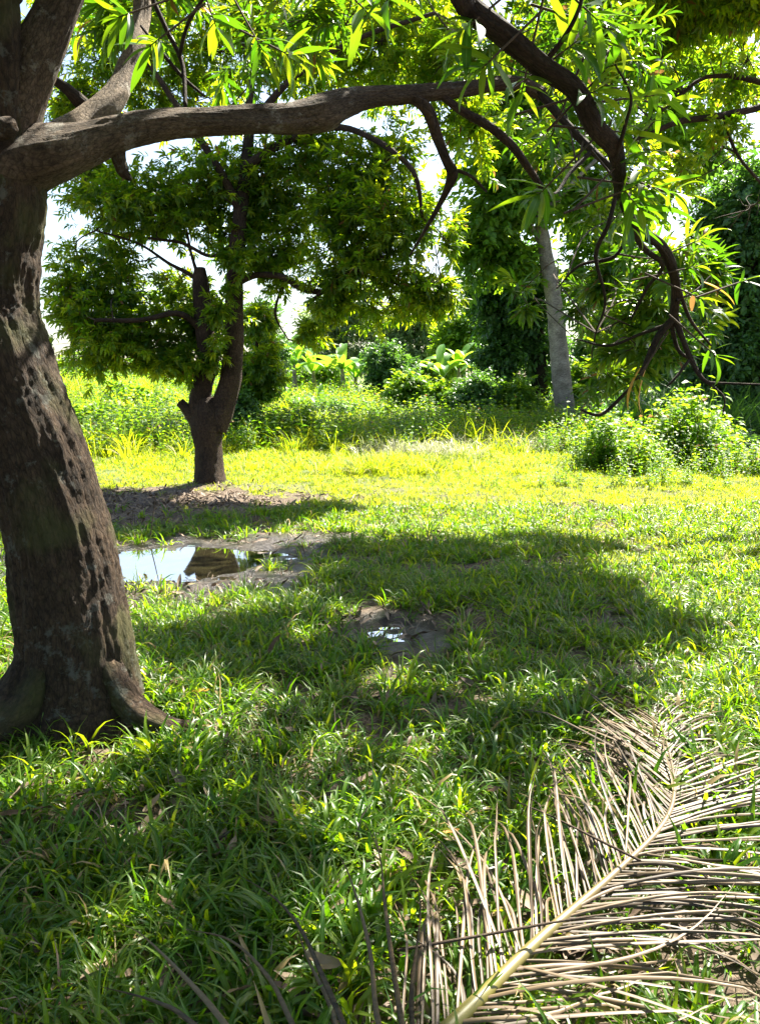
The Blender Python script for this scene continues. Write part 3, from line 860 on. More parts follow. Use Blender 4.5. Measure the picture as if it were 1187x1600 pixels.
# the long horizontal limb
limb = [PR(-6, 275, 3.5, 66), PR(45, 254, 3.5, 54), PR(95, 240, 3.5, 45), PR(140, 224, 3.52, 34), PR(185, 207, 3.55, 27), PR(250, 194, 3.62, 24), PR(320, 191, 3.7, 21.5), PR(400, 187, 3.8, 21), PR(460, 183, 3.9, 23), PR(505, 174, 3.95, 26), PR(532, 163, 4.0, 21), PR(575, 154, 4.1, 15),
        PR(640, 148, 4.2, 12), PR(720, 140, 4.3, 10), PR(800, 130, 4.4, 9.5), PR(850, 148, 4.4, 8)]
add_branch(limb, 'bark_limb', nt_root, segs=64, rings=260, rough=0.006, lump=0.3, seed=9)
add_branch([PR(840, 140, 4.4, 7), PR(880, 190, 4.3, 6.5), PR(925, 235, 4.2, 6), PR(965, 275, 4.1, 5), PR(990, 330, 4.0, 3.5)], 'bark_dark', nt_root, seed=1)
# second limb rising behind it
add_branch([PR(60, 250, 3.7, 34), PR(125, 200, 3.9, 25), PR(165, 168, 4.0, 22), PR(188, 135, 4.1, 17.5), PR(197, 108, 4.15, 15.5), PR(212, 75, 4.2, 14), PR(222, 30, 4.3, 12), PR(235, -50, 4.4, 11), (-0.9, 4.8, 4.2, 0.03), (0.2, 5.1, 4.8, 0.02)], 'bark_sunlit', nt_root, segs=40, rings=120, rough=0.005, lump=0.22, seed=4)
add_branch([PR(62, 112, 3.9, 5), PR(100, 135, 3.9, 8), PR(128, 160, 3.95, 12), PR(150, 178, 4.0, 9)], 'bark_dark', nt_root, segs=14, lump=0.4, seed=6)
add_branch([PR(183, 218, 3.55, 15), PR(187, 245, 3.57, 11), PR(194, 268, 3.6, 9), PR(205, 280, 3.6, 4)], 'bark_near', nt_root, segs=18, lump=0.35, seed=7)
add_branch([PR(-5, 205, 3.3, 14), PR(8, 200, 3.25, 17), PR(16, 204, 3.22, 12)], 'bark_near', nt_root, segs=20, lump=0.3, seed=8)
# hanging side branches
add_branch([PR(640, 150, 4.2, 8), PR(668, 172, 4.2, 10), PR(684, 215, 4.25, 9), PR(697, 250, 4.25, 7.5), PR(706, 272, 4.3, 9), PR(694, 305, 4.35, 4.5), PR(672, 345, 4.5, 3), PR(640, 400, 4.7, 1.5)], 'bark_mid', nt_root, segs=16, lump=0.3, seed=3)
add_branch([PR(690, 150, 4.25, 5), PR(720, 172, 4.3, 6.5), PR(765, 198, 4.35, 7), PR(800, 228, 4.4, 7), PR(825, 262, 4.5, 6), PR(850, 300, 4.6, 4)], 'bark_mid', nt_root, segs=14, seed=11)
add_branch([PR(700, 262, 4.3, 3), PR(735, 275, 4.3, 2.5), PR(760, 300, 4.3, 1.5)], 'bark_mid', nt_root, segs=8, seed=12)
# dark drooping branch close to the camera
DR_ = [(-0.9, 3.6, 4.3, 0.055), (-0.35, 3.0, 3.75, 0.05), PR(690, -60, 2.6, 21), PR(735, 8, 2.62, 21), PR(790, 52, 2.65, 21), PR(850, 98, 2.7, 19), PR(898, 145, 2.75, 18), PR(930, 192, 2.8, 18), PR(958, 240, 2.9, 15), PR(968, 295, 3.1, 10.5),
       PR(985, 345, 3.3, 8.5), PR(1025, 378, 3.5, 8.5), PR(1048, 402, 3.6, 9), PR(1056, 450, 3.7, 8), PR(1053, 500, 3.75, 7)]
DR_ = [(a + random.uniform(-0.012, 0.012), b, c + random.uniform(-0.012, 0.012), d * 0.84) for a, b, c, d in DR_]
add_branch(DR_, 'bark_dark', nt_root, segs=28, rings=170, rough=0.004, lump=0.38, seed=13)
SUBS = [[PR(1053, 495, 3.75, 6.5), PR(1028, 525, 3.75, 6), PR(1012, 560, 3.75, 5), PR(1000, 585, 3.75, 4), PR(975, 615, 3.7, 3), PR(938, 648, 3.7, 2.8), PR(905, 640, 3.7, 1)],
        [PR(1053, 495, 3.75, 5.5), PR(1066, 530, 3.75, 4.5), PR(1080, 565, 3.75, 4), PR(1100, 595, 3.7, 3), PR(1130, 599, 3.7, 1.8), PR(1190, 601, 3.6, 1.2)],
        [PR(1047, 500, 3.75, 4), PR(1058, 545, 3.8, 3), PR(1078, 562, 3.8, 2.5)],
        [PR(1060, 450, 3.7, 3), PR(1078, 500, 3.75, 2.6), PR(1110, 540, 3.8, 1.5)],
        [PR(985, 355, 3.3, 5), PR(1005, 388, 3.5, 5), PR(1035, 415, 3.6, 3.5), PR(1010, 450, 3.8, 2.6), PR(985, 500, 3.9, 1.5)],
        [PR(1035, 510, 3.75, 3), PR(1000, 522, 3.8, 2.5), PR(950, 540, 3.9, 2), PR(900, 530, 4.0, 1)],
        [PR(1056, 470, 3.7, 2.4), PR(1085, 455, 3.75, 1.8), PR(1110, 430, 3.8, 1.0)],
        [PR(1078, 560, 3.75, 2.4), PR(1055, 590, 3.7, 2), PR(1040, 605, 3.7, 1)],
        [PR(1100, 595, 3.7, 2), PR(1130, 620, 3.7, 1.5), PR(1128, 650, 3.7, 1)],
        [PR(960, 250, 2.9, 4), PR(975, 200, 2.8, 3), PR(985, 150, 2.75, 2), PR(960, 100, 2.7, 1.2)],
        [PR(850, 98, 2.7, 5), PR(880, 60, 2.65, 4), PR(905, 10, 2.6, 3), PR(920, -60, 2.6, 2)],
        [PR(925, 235, 4.2, 4), PR(890, 270, 4.1, 3), PR(870, 300, 4.0, 2), PR(855, 300, 3.9, 1.5)],
        [PR(965, 290, 3.9, 4), PR(950, 350, 3.9, 3.5), PR(930, 400, 4.0, 3), PR(945, 470, 4.1, 2), PR(930, 520, 4.2, 1)],
        [PR(985, 355, 3.9, 3), PR(960, 400, 4.0, 2.6), PR(905, 415, 4.1, 2), PR(870, 450, 4.2, 1)],
        [PR(235, -10, 4.0, 4), PR(262, 50, 4.0, 4), PR(285, 100, 4.0, 4), PR(290, 168, 3.9, 3.5)],
        [PR(330, -20, 3.8, 2.5), PR(295, 35, 3.9, 3), PR(280, 90, 4.0, 3)],
        [PR(220, 40, 3.9, 2), PR(255, 85, 3.9, 3), PR(290, 125, 4.0, 3), PR(320, 150, 4.1, 2)]]
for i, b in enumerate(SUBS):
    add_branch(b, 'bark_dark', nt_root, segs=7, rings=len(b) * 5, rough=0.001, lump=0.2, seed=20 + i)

# leaves of the near tree that show largest: every leaf an object
NEAR_SPRIGS = [  # px, py, Y, direction in the picture (dx, dy right/down), leaves, scale
    (970, 300, 3.0, 0.8, -0.3, 12, 1.0), (985, 310, 3.05, 0.7, 0.8, 12, 1.05), (960, 262, 2.95, 0.9, -0.9, 10, 1.0), (1000, 290, 3.0, 1, 0.2, 8, 0.9),
    (855, 290, 3.1, -0.6, 0.6, 13, 1.0), (1010, 150, 2.9, 1, -0.2, 7, 0.85), (905, 150, 2.8, 0.9, -0.2, 10, 1.0), (880, 80, 2.7, 0.8, -0.5, 11, 1.0),
    (770, 90, 2.6, -0.8, 0.8, 9, 1.0), (745, 30, 2.6, -0.7, 0.6, 9, 0.95), (910, 10, 2.6, 0.6, 0.5, 9, 1.0), (820, 120, 2.7, -0.2, 1, 8, 1.0),
    (600, -15, 2.4, 0.3, 0.8, 7, 1.0), (1025, 165, 3.1, 1, 0.3, 5, 0.95), (1152, 442, 3.4, 0.6, -0.2, 6, 0.7), (1105, 545, 3.5, 0.6, 0.5, 8, 0.8),
    (1070, 420, 3.6, 1, -0.2, 9, 0.8), (1080, 460, 3.6, 0.9, 0.4, 9, 0.8), (955, 205, 2.9, 0.9, 0.0, 9, 0.95), (935, 40, 2.7, 0.9, 0.2, 8, 0.9),
    (400, 60, 3.4, 0.4, 0.7, 11, 1.0), (440, 80, 3.5, 0.8, 0.5, 11, 1.0), (250, 60, 3.3, -0.6, 0.5, 10, 1.0), (205, 20, 3.2, -0.7, 0.4, 10, 1.0),
    (330, 20, 3.4, 0.2, 0.6, 10, 0.95), (1000, 585, 3.7, -0.5, 0.8, 8, 0.85), (560, 5, 2.7, 0.7, 0.7, 8, 0.9), (975, 330, 3.2, 0.3, 1, 9, 1.0),
    (1040, 300, 3.2, 0.9, 0.3, 6, 0.9), (935, 120, 2.8, 0.7, -0.7, 8, 0.9), (870, 190, 2.9, -0.3, 0.8, 7, 0.9), (1080, 380, 3.6, 0.9, -0.4, 8, 0.8)]
def single_leaf(seed):
    rd = random.Random(seed)
    mb = MB()
    leaf(mb, (0, 0, 0), 0, 0.0, 0, 0.17, 0.038, droop=rd.uniform(0.0, 1.1), fold=rd.uniform(0.1, 0.4), n=8, lv=rd.uniform(0, 0.35), wave=0.10)
    return mesh_of('leaf', mb, M['mango'])
LEAVES = [single_leaf(s) for s in range(10)]
YELLOW = mesh_of('yellow_leaf', (lambda mb: (leaf(mb, (0, 0, 0), 0, 0, 0, 0.2, 0.045, droop=0.5, fold=0.3, n=8), mb)[1])(MB()), M['orange_leaf'])
nleaf = 0
mt = MB()
for si, (px, py, Yd, dx, dy, nl, sc) in enumerate(NEAR_SPRIGS):
    c = P(px, py, Yd)
    ax = Vector((dx, random.uniform(-0.4, 0.4), -dy)).normalized()
    s2 = ax.cross(Vector((0, 0, 1))).normalized() if abs(ax.z) < 0.95 else Vector((1, 0, 0))
    s3 = ax.cross(s2)
    tube(mt, [(*(c - ax * 0.22), 0.0045), (*c, 0.0035), (*(c + ax * 0.05), 0.002)], segs=5, rings=5)
    for i in range(nl):
        if nleaf >= 296:
            break
        f = i / nl
        az = i * 2.4 + random.uniform(-0.3, 0.3)
        op = 1.3 - 0.8 * f + random.uniform(-0.2, 0.2)
        d = ax * math.cos(op) + (s2 * math.cos(az) + s3 * math.sin(az)) * math.sin(op)
        d.z *= 0.8
        o = bpy.data.objects.new('leaf', LEAVES[random.randrange(10)])
        COL.objects.link(o); o.parent = nt_root
        o.location = c + ax * (0.06 * f) - nt_root.location
        o.rotation_euler = (random.uniform(-0.5, 0.5), -math.asin(max(-1, min(1, d.normalized().z))), math.atan2(d.y, d.x))
        o.scale = (sc * random.choice((0.55, 0.7, 0.85, 0.95, 1.05)) * random.uniform(0.9, 1.1),) * 3
        nleaf += 1
for (px, py, Yd, rz, el) in [(1000, 575, 3.7, 3.6, -1.0), (1008, 578, 3.7, 3.3, -1.3), (1095, 440, 3.6, 0.2, -0.3)]:
    o = link('leaf', YELLOW, nt_root, loc=P(px, py, Yd)); o.rotation_euler = (0.4, -el, rz); o['label'] = 'yellowed hanging leaf'
link('leaf_stalks', mesh_of('leaf_stalks', mt, M['twig']), nt_root)['kind'] = 'stuff'

# the rest of the near crown: in the frame, then above and beside it
near_lobes = lobes_px([
    (240, 30, 100, 50, 60, 4.9), (400, 50, 110, 60, 70, 4.9), (540, 40, 80, 50, 40, 4.9)], 4.4)
hang_lobes = lobes_px([
    (960, 430, 50, 40, 46, 4.8), (1030, 470, 60, 60, 60, 4.4), (950, 520, 40, 36, 40, 5.6), (1045, 400, 60, 40, 36, 4.2), (1000, 545, 60, 40, 50, 4.4), (1100, 420, 40, 40, 24, 4.6),
    (950, 600, 40, 34, 36, 4.8), (985, 480, 50, 50, 46, 6.0), (930, 560, 26, 30, 20, 6.2), (960, 340, 60, 50, 36, 5.0), (920, 470, 24, 40, 20, 5.2), (800, 470, 34, 24, 16, 5.6),
    (800, 60, 90, 60, 60, 4.6), (960, 50, 110, 80, 60, 5.0), (860, 220, 80, 40, 34, 5.0), (1090, 480, 40, 70, 36, 4.6)], 4.6)
SHADE = [  # ground places that lie in this crown's shade: px, py, radius m, height m, sprigs
    (120, 1500, 0.55, 4.3, 300), (260, 1540, 0.55, 4.5, 260), (60, 1330, 0.6, 4.4, 300), (150, 1420, 0.5, 4.3, 220), (330, 1400, 0.5, 4.6, 130), (480, 1350, 0.45, 4.4, 120), (600, 1300, 0.5, 4.7, 120),
    (640, 1210, 0.45, 4.8, 100), (540, 1150, 0.4, 4.6, 100), (700, 1330, 0.35, 4.4, 70), (500, 1480, 0.35, 4.3, 60), 
    (450, 1020, 0.6, 5.2, 230), (600, 1030, 0.7, 5.4, 260), (750, 1010, 0.6, 5.4, 230), (330, 1020, 0.5, 5.2, 120), (860, 1080, 0.4, 5.0, 70), (700, 1100, 0.4, 4.9, 80), 
    (900, 1020, 0.5, 5.4, 130), (200, 1480, 0.5, 3.9, 160)]
for (px, py, r, h, n) in SHADE:
    g = G(px, py)
    if px > 180 and 1040 < py < 1430: n = int(n * 0.85)
    t = h / SUN_DIR.z
    near_lobes.append(((g.x + SUN_DIR.x * t, g.y + SUN_DIR.y * t, h), (r, r, r * 0.55), n))
# gaps in the crown: sprigs are missing where the sun reaches the ground between the leaves
GAPS = [(250, 1160, .30), (380, 1130, .28), (330, 1230, .14), (130, 1240, .14), (440, 1190, .22), (560, 1330, .12), (300, 1290, .09), (640, 1290, .10), (480, 1250, .14), (700, 1180, .18), (820, 1120, .22), (860, 1200, .25), (560, 1420, .10),
        (620, 1520, .18), (520, 1590, .15), (100, 1210, .10), (460, 1000, .13), (600, 1060, .12), (380, 930, .3), (520, 920, .2), (740, 1040, .09), (30, 1230, .12), (900, 1400, .5), (1000, 1300, .5), (760, 1500, .35), (1080, 1450, .5), (600, 1230, .15), (720, 1290, .14)]
GAPS = [(G(a, b).x, G(a, b).y, r) for a, b, r in GAPS]
_rg = random.Random(11)
for _ in range(45):
    g = G(_rg.uniform(60, 900), _rg.uniform(1030, 1560)); GAPS.append((g.x, g.y, _rg.uniform(0.03, 0.085)))
for _z, _x in ((0.3, -1.02), (0.6, -1.08), (0.9, -1.10), (1.2, -1.14), (1.5, -1.22), (1.8, -1.30)):   # sun on the right side of the trunk
    GAPS.append((_x - SUN_DIR.x * _z / SUN_DIR.z, 3.34 - SUN_DIR.y * _z / SUN_DIR.z, 0.20))
GAPS_RIGHT = [(G(a, b).x, G(a, b).y, r) for a, b, r in [(560, 800, .4), (650, 805, .6), (760, 812, .7), (860, 820, .7), (960, 830, .7), (1060, 845, .7), (1130, 880, .7), (1010, 880, .4), (1150, 950, .6), (1180, 840, .8)]]
def gap(P_, GAPS=None):
    GAPS = globals()['GAPS'] if GAPS is None else GAPS
    t = P_[:, 2] / SUN_DIR.z
    x = P_[:, 0] - SUN_DIR.x * t; y = P_[:, 1] - SUN_DIR.y * t
    m = np.zeros(len(P_), bool)
    for gx_, gy_, r in GAPS:
        m |= (x - gx_) ** 2 + (y - gy_) ** 2 < (r + 0.07) ** 2
    return m
# crown round the trunk top and over the camera, keeping the trunk's sunward side partly open
for (x_, y_, z_, r, n) in [(-2.2, 3.0, 4.6, 1.0, 350), (-1.0, 4.6, 5.6, 1.0, 200), (-2.8, 4.4, 5.0, 1.0, 260), (-3.6, 2.4, 4.2, 1.0, 260), (-0.5, 2.2, 4.9, 0.9, 260), (-1.5, 0.5, 4.6, 1.2, 420), (0.3, 0.6, 4.8, 1.1, 380), (-3.2, 0.3, 4.2, 1.2, 380), (1.6, -0.8, 4.6, 1.2, 380), (-0.6, -1.6, 4.6, 1.3, 420), (-2.6, -1.6, 4.2, 1.2, 380), (-4.6, 1.6, 3.8, 1.2, 380), (-5.2, 4.2, 4.2, 1.2, 300), (0.9, -3.2, 4.2, 1.3, 380), (3.4, -1.4, 4.4, 1.2, 300), (-2.0, -3.6, 4.0, 1.3, 360)]:  # lobes above and behind the camera: unseen, added to cut the skylight
    near_lobes.append(((x_, y_, z_), (r, r, r * 0.6), int(n * 1.6)))
tree(nt_root, [], [[(-1.0, 3.7, 4.2, 0.05), (0.6, 4.2, 4.8, 0.035), (2.2, 5.2, 5.0, 0.02)], [(-0.9, 3.6, 4.3, 0.05), (0.4, 5.3, 5.2, 0.035), (1.6, 6.6, 5.6, 0.02)]], near_lobes, SRC['mango'], scale=(0.6, 1.0), bark='bark_dark', clump=7, tight=0.26, twig_r=0.0045, limbr=0.006, elev=-0.1, dens=0.75, keepout=gap)

tree(nt_root, [], [SUBS[11], SUBS[12], SUBS[13], SUBS[5], SUBS[1]], hang_lobes, SRC['mango'], dens=0.8, scale=(0.42, 0.8), bark='bark_dark', clump=6, tight=0.28, twig_r=0.004, limbr=0.005, elev=0.0)

# ------------------------------------------------------------------ second mango tree with forked trunk
r2 = thing('mango_tree', (G(327, 762).x, 11.25, 0), 'forked dark mango tree with a broken stub, standing on bare earth behind the puddle', 'tree')
T2 = 11.25
t_main = [PR(327, 780, T2, 36), PR(327, 762, T2, 29), PR(327, 735, T2, 23), PR(327, 700, T2, 21), PR(324, 668, T2, 25), PR(322, 645, T2, 24), PR(318, 622, T2, 15)]
t_left = [PR(320, 660, T2, 20), PR(313, 630, T2, 17), PR(318, 600, T2, 15), PR(326, 565, T2, 16), PR(320, 520, T2, 14), PR(316, 470, T2, 13), PR(313, 440, T2, 12), PR(312, 418, T2, 8)]
t_right = [PR(336, 670, T2, 18), PR(348, 635, T2, 17), PR(360, 590, T2, 16), PR(365, 540, T2, 15), PR(366, 480, T2, 14), PR(368, 420, T2, 13), PR(374, 350, T2, 11), PR(384, 260, T2 + 0.2, 9), PR(392, 150, T2 + 0.4, 7), PR(380, 30, T2 + 0.5, 5)]
stub = [PR(312, 660, T2, 16), PR(298, 645, T2, 11), PR(289, 636, T2, 8), PR(281, 628, T2, 7)]
b2 = [stub,
      [PR(368, 440, T2, 8), PR(400, 430, T2, 5), PR(440, 432, T2 - 0.2, 5), PR(470, 450, T2 - 0.3, 4.5), PR(510, 455, T2 - 0.4, 4), PR(560, 430, T2 - 0.5, 3)],
      [PR(314, 440, T2, 4), PR(290, 425, T2, 3), PR(262, 410, T2, 2.5), PR(215, 380, T2, 2), PR(150, 360, T2, 1.5)],
      [PR(372, 380, T2, 6), PR(330, 400, T2, 3), PR(285, 380, T2, 2.5), PR(230, 372, T2, 2)],
      [PR(376, 330, T2, 8), PR(340, 260, T2, 6), PR(280, 170, T2, 5), PR(220, 80, T2, 3)],
      [PR(384, 260, T2, 8), PR(450, 220, T2, 6), PR(540, 200, T2 - 0.5, 5), PR(640, 260, T2 - 1, 4), PR(660, 340, T2 - 1, 3)],
      [PR(388, 200, T2, 7), PR(460, 120, T2, 5), PR(560, 60, T2, 4), PR(680, 20, T2, 3)],
      [PR(322, 520, T2, 6), PR(280, 490, T2 - 0.2, 5), PR(220, 500, T2 - 0.4, 4), PR(150, 500, T2 - 0.5, 3)],
      [PR(445, 435, T2, 2), PR(430, 490, T2, 2), PR(450, 530, T2, 1)],
      [PR(316, 450, T2, 3), PR(300, 400, T2, 2.4), PR(292, 360, T2, 1.8)],
      [PR(600, 400, 10.5, 3), PR(520, 440, 10.7, 3), PR(480, 480, 10.8, 2)]]
l2 = lobes_px([
    (150, 520, 72, 55, 420, 11.2), (235, 535, 70, 45, 330, 11.4), (190, 460, 65, 45, 300, 11.6), (310, 520, 45, 50, 220, 11.6), (345, 480, 26, 40, 60, 10.95), (330, 550, 34, 26, 50, 10.9), (370, 400, 30, 30, 60, 10.9), (280, 570, 60, 28, 170, 11.3), (110, 470, 40, 50, 160, 11.4),
    (300, 470, 70, 45, 260, 11.9), (120, 400, 50, 40, 90, 11.8),
    (190, 310, 110, 45, 520, 11.5), (200, 400, 60, 24, 60, 11.6), (130, 260, 60, 50, 180, 12), (330, 290, 90, 60, 480, 11.6), (250, 350, 90, 30, 150, 11.4), (430, 300, 70, 70, 420, 11.7), (430, 390, 60, 40, 260, 11.5), (360, 370, 50, 40, 150, 11.9),
    (560, 420, 75, 45, 360, 10.8), (620, 350, 75, 70, 460, 10.6), (540, 320, 70, 60, 360, 11), (660, 460, 45, 36, 150, 10.6), (520, 470, 45, 30, 110, 10.9), (690, 440, 36, 40, 80, 10.6), (480, 520, 34, 24, 60, 11.0),
    (600, 250, 70, 50, 260, 11), (480, 240, 80, 50, 300, 11.5), (600, 490, 70, 22, 110, 11.0), (700, 380, 20, 40, 40, 10.8),
    (740, 200, 50, 60, 160, 12), (700, 130, 60, 40, 160, 12), (440, 440, 40, 20, 60, 11.4), (200, 110, 110, 80, 420, 12.5), (330, 80, 110, 90, 480, 12.5), (470, 80, 110, 80, 460, 12.2), (600, 70, 90, 70, 330, 12), (700, 60, 60, 50, 150, 12), (120, 170, 50, 50, 100, 12.5),
    (300, 160, 140, 50, 260, 12.8), (560, 130, 110, 40, 200, 12.8), (400, -40, 260, 60, 700, 12), (150, -30, 150, 60, 320, 12), (650, -20, 120, 60, 240, 12)], 11.7)
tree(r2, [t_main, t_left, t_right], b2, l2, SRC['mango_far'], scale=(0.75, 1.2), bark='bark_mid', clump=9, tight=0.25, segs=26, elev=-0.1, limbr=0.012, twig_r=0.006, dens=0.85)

# ------------------------------------------------------------------ mango tree whose crown reaches in from the right
r3 = thing('mango_tree', (7.2, 10.5, 0), 'mango tree standing out of frame whose fine branches reach in at the upper right', 'tree')
t3 = [(7.2, 10.5, -0.1, 0.30), (7.1, 10.5, 1.2, 0.25), (6.8, 10.4, 2.8, 0.22), (6.3, 10.2, 4.3, 0.14), (5.6, 10, 5.6, 0.08)]
b3 = [[(6.8, 10.4, 2.9, 0.08), PR(1260, 150, 10, 7), PR(1187, 168, 9.8, 5.5), PR(1120, 182, 9.6, 5), PR(1060, 190, 9.5, 4.5), PR(1000, 215, 9.4, 3), PR(950, 225, 9.4, 2)],
      [(6.3, 10.2, 4.3, 0.07), PR(1150, 120, 9.8, 4), PR(1060, 150, 9.6, 3), PR(1020, 190, 9.5, 2)],
      [PR(1130, 180, 9.6, 3), PR(1150, 240, 9.6, 2.5), PR(1200, 300, 9.6, 2)],
      [(5.6, 10, 5.6, 0.05), (4.2, 9.6, 5.8, 0.035), (3.0, 9.0, 5.6, 0.02)]]
l3 = lobes_px([(1060, 50, 100, 60, 130, 10), (1160, 80, 70, 70, 120, 10), (1000, 110, 60, 50, 70, 10), (1130, 230, 80, 60, 190, 9.8), (1060, 290, 60, 40, 110, 9.8), (1160, 330, 60, 50, 140, 10), (1000, 250, 50, 40, 70, 9.8), (1230, 230, 90, 120, 160, 10), (860, 20, 90, 50, 110, 10.5), (960, -40, 140, 50, 90, 10)], 10)
for (px, py, r, h, n) in [(520, 868, 0.5, 5.2, 150), (610, 870, 0.6, 5.2, 260), (700, 895, 0.6, 5.3, 280), (790, 915, 0.5, 5.3, 260), (870, 935, 0.5, 5.3, 240), (950, 965, 0.45, 5.3, 220), (1030, 985, 0.35, 5.3, 140), (650, 920, 0.6, 5.4, 230), (560, 915, 0.6, 5.4, 120), (800, 960, 0.5, 5.4, 180), (900, 985, 0.4, 5.4, 150)]:
    g = G(px, py); t = h / SUN_DIR.z
    l3.append(((g.x + SUN_DIR.x * t, g.y + SUN_DIR.y * t, h), (r, r * 1.1, r * 0.5), n))
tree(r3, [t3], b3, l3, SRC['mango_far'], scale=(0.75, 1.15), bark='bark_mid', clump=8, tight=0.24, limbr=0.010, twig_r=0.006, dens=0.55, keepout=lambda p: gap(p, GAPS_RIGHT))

# ------------------------------------------------------------------ pale straight trunk, right of centre
T4 = 22.5
r4 = thing('pale_trunk_tree', (P(886, 690, T4).x, T4, 0), 'tall tree with a straight pale ringed trunk rising right of centre', 'tree')
t4 = [PR(889, 712, T4, 21), PR(887, 685, T4, 18), PR(884, 660, T4, 16.5), PR(878, 600, T4, 15), PR(872, 540, T4, 14), PR(866, 480, T4, 12.5), PR(858, 430, T4, 11.5), PR(850, 385, T4, 10.5), PR(843, 330, T4, 9), PR(836, 260, T4, 8), PR(832, 180, T4, 6)]
b4 = [[PR(852, 400, T4, 6), PR(840, 370, T4, 5), PR(822, 345, T4, 4)], [PR(845, 340, T4, 6), PR(890, 290, T4, 4), PR(930, 250, T4, 3)], [PR(840, 300, T4, 5), PR(800, 260, T4, 4), PR(770, 240, T4, 3)]]
l4 = lobes_px([(785, 320, 60, 60, 420), (810, 240, 80, 60, 460), (920, 290, 70, 60, 420, 23.5), (765, 400, 46, 40, 300), (950, 390, 55, 60, 330, 25), (850, 160, 90, 60, 400, 23.5), (970, 470, 60, 60, 300, 25.5), (800, 420, 26, 20, 90), (905, 440, 22, 30, 60, 24.5), (690, 60, 70, 60, 330, 24), (760, 150, 50, 50, 200, 24), (880, 60, 90, 60, 360, 24), (1000, 60, 90, 60, 330, 25), (1100, 110, 80, 60, 330, 26), (1010, 190, 70, 50, 240, 25), (1110, 250, 60, 60, 300, 26), (600, 20, 60, 50, 200, 24), (1000, 310, 60, 40, 180, 26)], T4)
tree(r4, [t4], b4, l4, SRC['bright_spray'], scale=(1.6, 2.6), bark='bark_pale', clump=10, tight=0.25, dens=0.55, rough=0.02, lump=0.05, limbr=0.03, twig_r=0.015)
# dark trunk just behind it
T5 = 27
r5 = thing('dark_tree', (P(843, 660, T5).x, T5, 0), 'dark leaved tree with blackish trunk just left of the pale trunk', 'tree')
l5 = lobes_px([(780, 470, 45, 40, 420), (790, 540, 36, 50, 420), (830, 500, 36, 60, 420), (770, 590, 26, 26, 180), (760, 450, 26, 30, 160), (830, 430, 40, 40, 300), (850, 560, 24, 30, 160)], T5)
tree(r5, [[PR(840, 665, T5, 17), PR(842, 620, T5, 14), PR(843, 570, T5, 11), PR(838, 500, T5, 8), PR(828, 440, T5, 5)]], [[PR(840, 540, T5, 6), PR(800, 500, T5, 4), PR(780, 460, T5, 3)]], l5, SRC['dark_spray'], scale=(1.4, 2.3), bark='bark_dark', clump=18, tight=0.18, rough=0.03, limbr=0.03, twig_r=0.015)
# dark tree mass at right edge
r6 = thing('dark_tree', (P(1160, 700, 21).x, 21, 0), 'tall dark green tree filling the right edge behind the tall grass', 'tree')
l6 = lobes_px([(1160, 330, 60, 60, 420), (1120, 400, 40, 60, 330), (1180, 430, 70, 80, 560), (1130, 500, 45, 70, 420), (1180, 560, 60, 70, 420), (1240, 350, 80, 100, 420), (1120, 580, 40, 40, 220), (1240, 520, 70, 100, 400)], 21)
tree(r6, [[PR(1190, 720, 21, 16), PR(1185, 600, 21, 13), PR(1175, 450, 21, 9), PR(1165, 330, 21, 5)]], [], l6, SRC['dark_spray'], scale=(1.3, 2.2), bark='bark_dark', clump=20, tight=0.2, limbr=0.03, twig_r=0.015)
r7 = thing('dark_tree', (P(1020, 640, 30).x, 30, 0), 'dark tree behind the tall grass, right of the pale trunk', 'tree')
l7 = lobes_px([(940, 560, 50, 50, 420), (1000, 520, 60, 60, 420), (1060, 560, 50, 60, 420), (1100, 500, 40, 60, 330), (990, 600, 60, 30, 260)], 30)
tree(r7, [[PR(1020, 660, 30, 10), PR(1020, 600, 30, 8), PR(1015, 520, 30, 5)]], [], l7, SRC['dark_spray'], scale=(1.6, 2.6), bark='bark_dark', clump=20, tight=0.2, limbr=0.03, twig_r=0.015)

# ------------------------------------------------------------------ trees and bushes along the back
def small_tree(name, px, base_py, Yd, lobes, keys, label, cat='tree', sc=(1.2, 2.0), bark='bark_mid', tr=5, clump=14):
    b = P(px, base_py, Yd)
    z0 = float(gz(b.x, b.y))
    root = thing(name, (b.x, Yd, z0), label, cat)
    top = min(l[1] for l in lobes)
    p1 = P(px, (base_py + top) / 2, Yd); p2 = P(px + 3, top + 4, Yd)
    k = Yd / FPX
    tree(root, [[(b.x, Yd, z0 - 0.1, tr * k), (p1.x, Yd, max(p1.z, z0 + 0.3), tr * k * 0.7), (p2.x, Yd, p2.z, tr * k * 0.3)]], [], lobes_px(lobes, Yd), keys, scale=sc, bark=bark, segs=8, clump=clump, tight=0.2, foliage='crown' if cat == 'tree' else 'foliage', rough=0.0, limbr=0.02, twig_r=0.01)
    return root
BR, DK, PL = SRC['bright_spray'], SRC['dark_spray'], SRC['pale_spray']
small_tree('small_tree', 400, 660, 19, [(395, 500, 30, 26, 200), (400, 560, 36, 40, 330), (385, 610, 30, 30, 200), (415, 600, 24, 30, 130)], SRC['mango_far'], 'bright small mango tree close behind the forked trunk on its right', sc=(1.0, 1.6))
small_tree('small_tree', 415, 660, 24, [(408, 500, 18, 30, 160), (420, 560, 22, 30, 160)], DK, 'dark rounded small tree showing right of the forked trunk')
small_tree('ivy_clad_tree', 606, 660, 28, [(602, 560, 26, 26, 260), (612, 590, 22, 24, 200), (596, 600, 14, 22, 90)], DK, 'dark ivy covered stump tree left of the palm leaves', sc=(1.2, 1.8))
small_tree('ivy_clad_tree', 638, 655, 29, [(638, 580, 9, 18, 80)], DK, 'narrow dark ivy column beside the larger ivy clad tree', sc=(1.0, 1.5))
